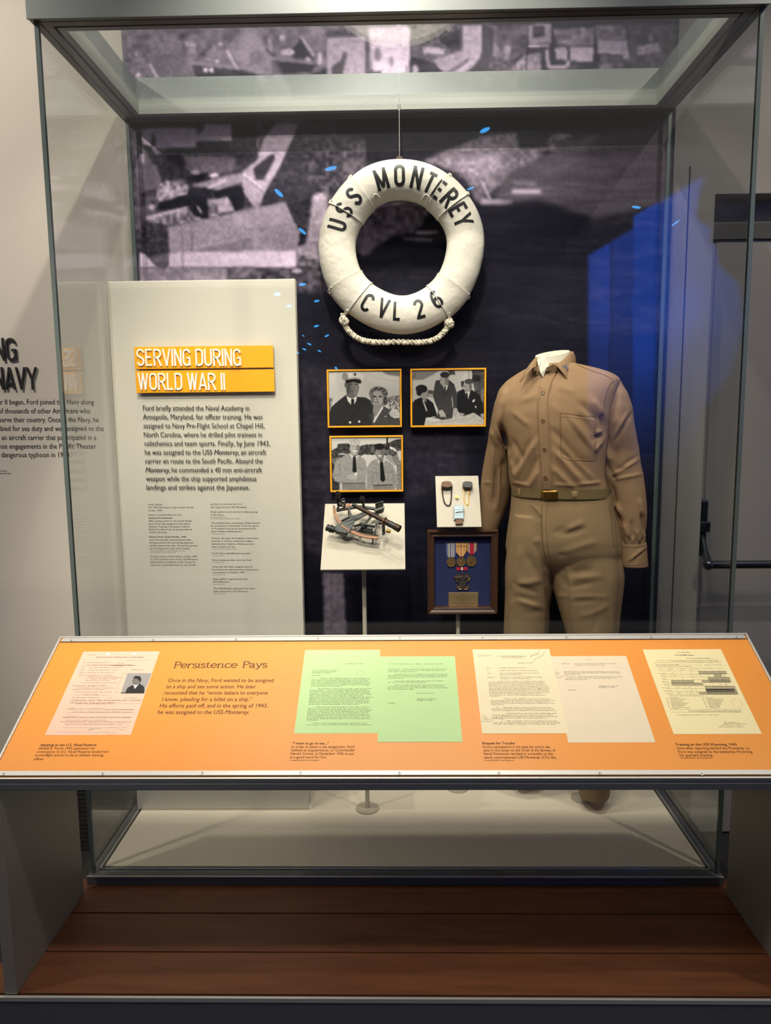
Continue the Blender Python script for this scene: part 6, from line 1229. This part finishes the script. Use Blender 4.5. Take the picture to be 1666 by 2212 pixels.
MB().tube([at(*cq(CI[3][i]*.93+CI[0][i]*.07, CI[4][i]*.93+CI[1][i]*.07), CI[5][i]-.003) for i in range(0, 14)], .0005, 5).build('stitching', M['stitch'], clr); MB().tube([at(*cq(CI[3][i]*.93+CI[0][i]*.07, CI[4][i]*.93+CI[1][i]*.07), CI[5][i]-.003) for i in range(46, 60)], .0005, 5).build('stitching', M['stitch'], clr)
# inner collar stand with its open buttonhole edge, and the first button
mb = MB(); mb.prism([at(*cq(x, y), 2.392) for x, y in ((642, 232), (690, 208), (735, 204), (752, 262), (700, 262), (648, 262))], (0, .004, 0)); mb.build('collar_stand', M['stitch'], shirt)  # shade inside the collar put into the colour, browner than the shirt
mb = MB(); c0 = at(*cq(540, 240), 2.394); mb.disc(c0, (0, -1, .2), .0046, .002, 18); mb.tube([c0+Vector((.004*math.cos(t), -.002, .004*math.sin(t))) for t in np.linspace(0, 2*PI, 17)[:-1]], .0009, 6, closed=True); mb.build('button', M['button'], shirt)
mb = MB(); mb.prism([at(*cq(x, y), 2.398) for x, y in ((524, 222), (575, 222), (580, 262), (530, 268))], (0, .004, 0)); mb.build('collar_tab', M['khaki'], shirt)
# neck of the form, with a flat slanted top, and the throat in the open collar
nk = []
for px_l, px_r, pyl, pyr, b in ((1133+24, 1231, 770, 757.5, .042), (1155, 1233, 785, 772, .045), (1150, 1238, 800, 790, .05), (1140, 1250, 815, 808, .054)):
    p, q = at(px_l, pyl, 2.462), at(px_r, pyr, 2.462); c = (p+q)/2; ring = []
    for k in range(40):
        t = 2*PI*k/40; ring.append(c+(q-p)/2*math.cos(t)+Vector((0, b*math.sin(t), -.006*math.sin(t) if False else .010*math.sin(t))))
    nk.append(ring)
mb = MB(); mb.loft(list(reversed(nk)), 0, True, True)
thr = [(560, 160), (640, 100), (760, 150), (745, 190), (690, 205), (648, 232), (636, 262), (615, 322), (590, 282), (572, 225)]
mb.prism([at(*cq(x, y), 2.4005 if y > 200 else 2.432) for x, y in thr], (0, .006, 0))
neck = mb.build('neck_form', M['form'], mq)
# rank bars on the collar
for pts, Yb in (([(784, 212), (828, 202), (852, 245), (812, 262)], 2.385), ([(462, 262), (482, 234), (496, 234), (474, 276)], 2.398)):
    mb = MB(); P4 = [at(*cq(x, y), Yb) for x, y in pts]; c0 = sum(P4, Vector())/4
    for sh in (0, .62):
        a0, b0 = P4[0].lerp(P4[1], sh), P4[0].lerp(P4[1], sh+.36); d0, e0 = P4[3].lerp(P4[2], sh), P4[3].lerp(P4[2], sh+.36); mb.prism([a0, b0, e0, d0], (0, -.0022, .0004))
    for t in (.18, .74):
        a0, b0 = P4[0].lerp(P4[3], t), P4[1].lerp(P4[2], t); a1, b1 = P4[0].lerp(P4[3], t+.14), P4[1].lerp(P4[2], t+.14); mb.prism([a0, b0, b1, a1], (0, -.0014, .0004))
    mb.build('rank_bars', M['nickel'], shirt)
# sleeves
rs_rows = [(822, 1322, 1342, 2.445, .034), (830, 1315, 1347, 2.438, .058), (850, 1308, 1358.5, 2.430, .074), (880, 1302, 1367.5, 2.424, .080), (910, 1298, 1370, 2.422, .078), (940, 1302, 1374.5, 2.424, .070), (970, 1299, 1379.5, 2.43, .062), (1000, 1298, 1382.5, 2.428, .060), (1030, 1305, 1389, 2.425, .058), (1060, 1313, 1393, 2.42, .056), (1090, 1320, 1396, 2.417, .054), (1110, 1325, 1396.5, 2.414, .053), (1140, 1332, 1395.5, 2.41, .050), (1160, 1335, 1394, 2.408, .045), (1174, 1336, 1393.5, 2.407, .041)]
rw = W5([((1250, 420), (1170, 760), 6, .006), ((1290, 430), (1200, 800), 7, -.005), ((1400, 640), (1260, 900), 5, .004), ((1420, 660), (1280, 900), 5, -.004), ((1150, 760), (1200, 900), 5, -.007), ((1180, 950), (1250, 1100), 7, .006), ((1300, 980), (1260, 1180), 6, -.004), ((1480, 1080), (1240, 1230), 5, .005), ((1470, 1060), (1300, 1180), 5, -.004), ((1530, 1210), (1250, 1270), 4, .003), ((1360, 1150), (1300, 1180), 4, -.004), ((1180, 1100), (1290, 1290), 6, -.004), ((1240, 1300), (1290, 1560), 7, -.005), ((1290, 1480), (1330, 1560), 5, .005)], cq) \
   + W5([((1260, 290), (1340, 400), 5, .005), ((1280, 340), (1330, 480), 6, -.004), ((1500, 250), (1540, 420), 5, .004), ((1520, 380), (1555, 560), 3.5, -.008), ((1360, 480), (1400, 600), 5, .004), ((1430, 450), (1450, 610), 5, -.004), ((1480, 540), (1500, 630), 4, .004)] + [((1320+k*30, 610), (1325+k*29, 655), 2.2, .003*(-1)**k) for k in range(8)], cr)
def sleeve(rows, wr, th, name):
    R_ = body_loft(rows, 2.6, th, 72, wr, .95); mb = MB(); mb.loft(R_, 0, True, False); c = sum((Vector(p) for p in R_[0]), Vector())/72
    mb.add([c+Vector((0, 0, .006))]+list(R_[0]), [(0, i+1, (i+1) % 72+1) for i in range(72)], 0, True); return mb, R_
mb, R_ = sleeve(rs_rows, rw, math.radians(14), 'sleeve'); rbvh = BVHTree.FromPolygons([Vector(v) for v in mb.v], mb.f); slv = mb.build('sleeve', M['khaki'], shirt)
def cuff(rows, th, wr=None):
    Ro = body_loft(rows, 3, th, 64, wr, .95); Ri = []
    for r in Ro:
        c = sum(r, Vector())/len(r); Ri.append([p+(c-p).normalized()*.003 for p in r])
    mb = MB(); mb.loft(Ro+Ri[::-1], 0, True, False); mb.loft([Ro[0], Ri[0]], 0, False, False); return mb
cf_ = cuff([(1171, 1334.5, 1395.5, 2.407, .043), (1176, 1334, 1396, 2.407, .044), (1200, 1335, 1397.5, 2.405, .044), (1222, 1336, 1399, 2.404, .0445)], math.radians(14), W5([((1400, 820), (1560, 690), 4, .003), ((1430, 830), (1560, 720), 3, -.003)], cr)).build('cuff', M['khaki'], slv)
mb = MB(); cb = BVHTree.FromPolygons([v.co + Vector(mq['base']) for v in cf_.data.vertices], [tuple(p.vertices) for p in cf_.data.polygons])
seam(mb, [(1308, 688), (1400, 694), (1480, 692), (1556, 676)], cr, .0005, .0004, 0, cb); mb.build('stitching', M['stitch'], cf_); mb = MB(); seam(mb, [(1312, 850), (1400, 858), (1480, 858), (1568, 838)], cr, .0005, .0004, 0, cb); mb.build('stitching', M['stitch'], cf_)
mb = MB(); seam(mb, [(1262, 350), (1222, 400), (1196, 470), (1180, 560), (1176, 640)], cq, .0009, .001, 0, None); mb.build('armhole_seam', M['stitch'], slv)
cuff([(1148, 1028, 1075, 2.610, .040), (1170, 1028, 1075.5, 2.611, .041), (1196, 1029, 1076, 2.612, .041)], math.radians(4)).build('cuff', M['khaki'], shirt)
# shoulder seam and yoke line
mb = MB(); seam(mb, [(925, 205), (1050, 255), (1180, 300), (1250, 335)], cq, .0008, .0012); mb.build('yoke_seam', M['stitch'], shirt)

# trousers
hip_rows = [(1058, 1109, 1313, 2.46, .1035), (1077, 1109, 1317, 2.46, .107), (1100, 1107.5, 1321.5, 2.46, .113), (1130, 1103.5, 1329, 2.46, .118), (1160, 1099.5, 1334.5, 2.46, .120), (1185, 1097, 1336, 2.46, .115), (1205, 1102, 1330, 2.46, .100), (1222, 1112, 1318, 2.46, .080), (1240, 1135, 1290, 2.46, .055)]
hw = W5([((610, 330), (600, 600), 4, .004), ((620, 430), (640, 720), 5, .003), ((500, 300), (600, 410), 3, .003), ((720, 560), (850, 520), 8, -.004), ((800, 580), (1000, 520), 6, -.006), ((820, 540), (980, 460), 7, .005), ((430, 620), (470, 540), 5, .004), ((400, 560), (440, 620), 5, -.004), ((350, 470), (600, 460), 4, .002), ((790, 740), (1100, 640), 8, .004), ((760, 760), (820, 770), 5, -.005), ((440, 680), (600, 620), 7, .004), ((420, 640), (600, 760), 8, -.003)], cr, .6)
hip = body_loft(hip_rows, 3, TH, 120, hw, .88)
lw1 = [(1110, 1108, 1216, 2.470, .090), (1150, 1101, 1216, 2.475, .098), (1190, 1095.5, 1214, 2.48, .100), (1220, 1092, 1208, 2.485, .099), (1245, 1091, 1196, 2.488, .098), (1280, 1091.5, 1194, 2.492, .096), (1320, 1090, 1189.5, 2.497, .094), (1368, 1088, 1185.5, 2.50, .091), (1450, 1088, 1180, 2.51, .086), (1560, 1094, 1176, 2.52, .080), (1664, 1104, 1172, 2.53, .074)]
rw1 = [(1110, 1208, 1322, 2.445, .094), (1150, 1206, 1332, 2.44, .102), (1190, 1200, 1338.5, 2.437, .103), (1220, 1196, 1344.5, 2.434, .102), (1245, 1195, 1346, 2.432, .101), (1280, 1199, 1342.5, 2.43, .099), (1320, 1210, 1338.5, 2.428, .096), (1368, 1224, 1335.5, 2.425, .092), (1450, 1236, 1331, 2.424, .085), (1560, 1244, 1326, 2.430, .076), (1716, 1251, 1318, 2.435, .066)]
lw1w = W5([((360, 1040), (600, 1000), 8, .006), ((340, 1030), (560, 1120), 7, -.006), ((380, 1180), (600, 1250), 6, .006), ((360, 1150), (560, 1190), 7, -.005), ((400, 700), (350, 980), 6, .005), ((460, 760), (560, 940), 9, -.005), ((620, 800), (640, 1000), 6, -.006), ((340, 1060), (300, 1480), 4, .006), ((320, 1060), (330, 1180), 5, -.004), ((450, 1300), (600, 1290), 7, -.003), ((640, 1080), (690, 1300), 6, -.005)], cr, .6)
rw1w = W5([((830, 700), (900, 1480), 4, .006), ((860, 930), (1060, 900), 8, -.005), ((880, 980), (1160, 960), 7, .004), ((870, 1060), (1060, 1020), 6, -.004), ((870, 1150), (1220, 1150), 4, .003), ((740, 1140), (850, 1150), 4, .003), ((890, 1200), (1100, 1180), 6, -.003), ((1230, 960), (1260, 1480), 6, .004), ((1200, 1230), (1100, 1300), 7, .004), ((780, 960), (840, 1060), 7, -.004), ((900, 860), (1060, 780), 7, .004), ((1120, 1260), (1080, 1480), 8, -.004), ((960, 1330), (1120, 1290), 6, .003)], cr, .6)
def leg(rows, wr):
    return body_loft(rows, 4, TH, 72, wr, .92)
mb = MB(); mb.loft(hip, 0, True, True)
for L_ in (leg(lw1, lw1w), leg(rw1, rw1w)): mb.loft(L_, 0, True, True)
tbv2 = BVHTree.FromPolygons([Vector(v) for v in mb.v], mb.f)
trs = mb.build('trousers', M['trouser'], mq)
rm = trs.modifiers.new('merge', 'REMESH'); rm.mode = 'VOXEL'; rm.voxel_size = .0034; rm.use_smooth_shade = True
smo = trs.modifiers.new('soften', 'SMOOTH'); smo.factor = .5; smo.iterations = 9
mb = MB(); seam(mb, [(604, 300), (600, 420), (602, 560), (612, 690), (640, 790), (672, 870), (700, 940)], cr, .0012, .0006, 0, tbv2); mb.build('fly_seam', M['stitch'], trs); mb = MB(); seam(mb, [(500, 300), (540, 340), (596, 408)], cr, .0009, .0006, 0, tbv2); mb.build('front_seam', M['stitch'], trs); mb = MB(); seam(mb, [(1222, 310), (1245, 480), (1262, 640), (1270, 700)], cr, .0012, .0006, 0, tbv2); mb.build('pocket_opening', M['stitch'], trs); mb = MB()
seam(mb, [(648, 300), (642, 500), (660, 700), (694, 880)], cr, .0005, .0006, 0, tbv2)
mb.build('fly_seam', M['stitch'], trs)
# belt
br = body_loft([(1050.5, 1109, 1313, 2.46, .109), (1071.5, 1109, 1315, 2.46, .1105)], 2.0, TH, 120, None, .88)
bi = [[p+(Vector((.565, 2.46, p.z))-p).normalized()*.003 for p in r] for r in br]
mb = MB(); mb.loft(br+bi[::-1], 0, True, False); mb.loft([br[0], bi[0]], 0, False, False); blt = mb.build('belt', M['web'], mq)
bb = BVHTree.FromPolygons([Vector(v) for v in mb.v], mb.f)
def patch(pts4, g, lift, n=6, bv=bb):
    (a, b, c, d) = [np.array(p, float) for p in pts4]; rows = []
    for j in range(n+1):
        t = j/n; l, r = a+(d-a)*t, b+(c-b)*t; rows.append([stick(*g(*(l+(r-l)*s)), lift if 0 < j < n and 0 < s < 1 else -.0005, bv) for s in np.linspace(0, 1, n+1)])
    m = MB(); m.loft(rows, 0, True, False, False, False); return m
patch([(588, 1366), (752, 1360), (756, 1470), (588, 1468)], cq, .005, 9).build('buckle', M['buckle'], blt)
mb = MB(); p = [stick(*cq(x, y), .0062, bb) for x, y in ((700, 1376), (700, 1456))]; mb.tube(p, .0012, 8); p = [stick(*cq(x, y), .0062, bb) for x, y in ((622, 1372), (622, 1456))]; mb.tube(p, .0008, 8); mb.build('buckle_ridge', M['buckle'], blt)
for q in ([(376, 1332), (408, 1336), (406, 1424), (378, 1418)], [(872, 1340), (928, 1338), (936, 1440), (880, 1444)]): patch(q, cq, .0045).build('belt_loop', M['trouser'], trs)
# clear base of the form and its rod
mb = MB(); mb.cyl((.640, 2.478, ZB+.0002), (.640, 2.478, ZB+.004), .042, 40); mb.build('base', M['standwhite'], mq, .0008)
mb = MB(); mb.cyl((.640, 2.478, ZB+.004), (.640, 2.478, .75), .009, 14); mb.build('rod', M['steel'], mq)

# ------------------------------------------------------------------ what the front glass mirrors from the hall behind the visitor
# a tall blue projection screen on the far wall and blue light flecks, added as glowing shapes for their reflection
def mir(px, py, back): # point of the hall seen by reflection in the front pane
    p = at(px, py, 2*YF-back); return Vector((p.x, back, p.z))
BY = -2.4
struct('wall_back', MB().box(-5, 5.5, BY-.2, BY-.02, 0, 4.2), mat('dark_hall_paint', rgb(42, 42, 48), .8))
vs = thing('projection_screen', 'tall blue glowing screen with a stepped slanted top, mirrored in the front glass', 'screen', (mir(1400, 800, BY).x, BY, 1.2))
def glow_mat():
    m = bpy.data.materials.new('blue_projection'); m.use_nodes = True; nt = m.node_tree; nt.nodes.clear()
    out = nt.nodes.new('ShaderNodeOutputMaterial'); e = nt.nodes.new('ShaderNodeEmission'); a = nt.nodes.new('ShaderNodeVertexColor'); a.layer_name = 'print'
    e.inputs[1].default_value = 3.6; nt.links.new(a.outputs[0], e.inputs[0]); nt.links.new(e.outputs[0], out.inputs[0]); return m
# the moving blue picture on the screen: upright bands, fading towards the floor, with dark visitors' outlines cut into its right side
bc = Canvas(1230, 340, 1640, 1180, 3, 0.0)
def bandv(v, pts, b): bc.pg(v, pts, b)
bandv(1.0, [(1271, 541), (1321, 512), (1318, 1150), (1266, 1150)], 1); bandv(.84, [(1321, 512), (1370, 484), (1362, 1150), (1318, 1150)], 1); bandv(1.25, [(1370, 460), (1426, 430), (1412, 1150), (1362, 1150)], 1)
bandv(1.0, [(1426, 430), (1526, 372), (1514, 420), (1508, 460), (1518, 472), (1542, 480), (1536, 512), (1552, 522), (1556, 560), (1600, 600), (1612, 690), (1580, 800), (1520, 880), (1470, 1150), (1412, 1150)], 3)
bandv(1.1, [(1440, 640), (1510, 600), (1530, 640), (1470, 760), (1440, 900)], 12)
fy = np.clip((1090-(np.arange(bc.h)*bc.st+bc.y0))/430, 0, 1)[:, None]; fx = np.clip(1.15-np.abs(np.arange(bc.w)*bc.st+bc.x0-1380)/420, 0, 1)[None, :]
bc.a = bc.a*fy*fx
gu, gv = 130, 260; PXg, PYg = np.meshgrid(np.linspace(1240, 1630, gu), np.linspace(350, 1150, gv)); bl = bc.sample(PXg, PYg)
def blue_tint(v): return np.stack([v*.12, v*.36, v*.88], 1)
c4 = [mir(*q, BY) for q in ((1240, 350), (1630, 350), (1630, 1150), (1240, 1150))]
print_mesh('blue_picture', *c4, gu, gv, np.clip(bl, 0, 1), blue_tint, glow_mat(), vs)
xs_ = [p.x for p in c4]; zs_ = [p.z for p in c4]
MB().box(min(xs_)-.05, max(xs_)+.05, BY-.03, BY-.005, min(zs_)-.05, max(zs_)+.05).build('screen_board', M['gasket'], vs)
fl = MB()
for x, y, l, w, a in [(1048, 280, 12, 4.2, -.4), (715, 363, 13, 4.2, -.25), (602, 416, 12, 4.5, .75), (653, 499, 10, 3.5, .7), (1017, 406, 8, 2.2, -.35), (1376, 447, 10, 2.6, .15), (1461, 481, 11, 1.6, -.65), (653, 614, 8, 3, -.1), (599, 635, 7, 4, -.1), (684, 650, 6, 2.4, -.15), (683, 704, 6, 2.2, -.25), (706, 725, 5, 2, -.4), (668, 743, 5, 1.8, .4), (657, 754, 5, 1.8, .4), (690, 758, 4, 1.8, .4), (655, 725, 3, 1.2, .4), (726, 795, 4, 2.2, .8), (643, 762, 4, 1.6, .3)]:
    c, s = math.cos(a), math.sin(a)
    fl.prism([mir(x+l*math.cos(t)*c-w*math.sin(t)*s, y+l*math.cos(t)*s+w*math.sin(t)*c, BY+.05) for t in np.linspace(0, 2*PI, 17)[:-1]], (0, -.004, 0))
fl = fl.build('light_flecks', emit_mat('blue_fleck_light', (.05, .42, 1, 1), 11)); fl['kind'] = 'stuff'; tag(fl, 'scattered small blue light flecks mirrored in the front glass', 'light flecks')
for o in bpy.data.objects:
    if 'base' in o: del o['base']
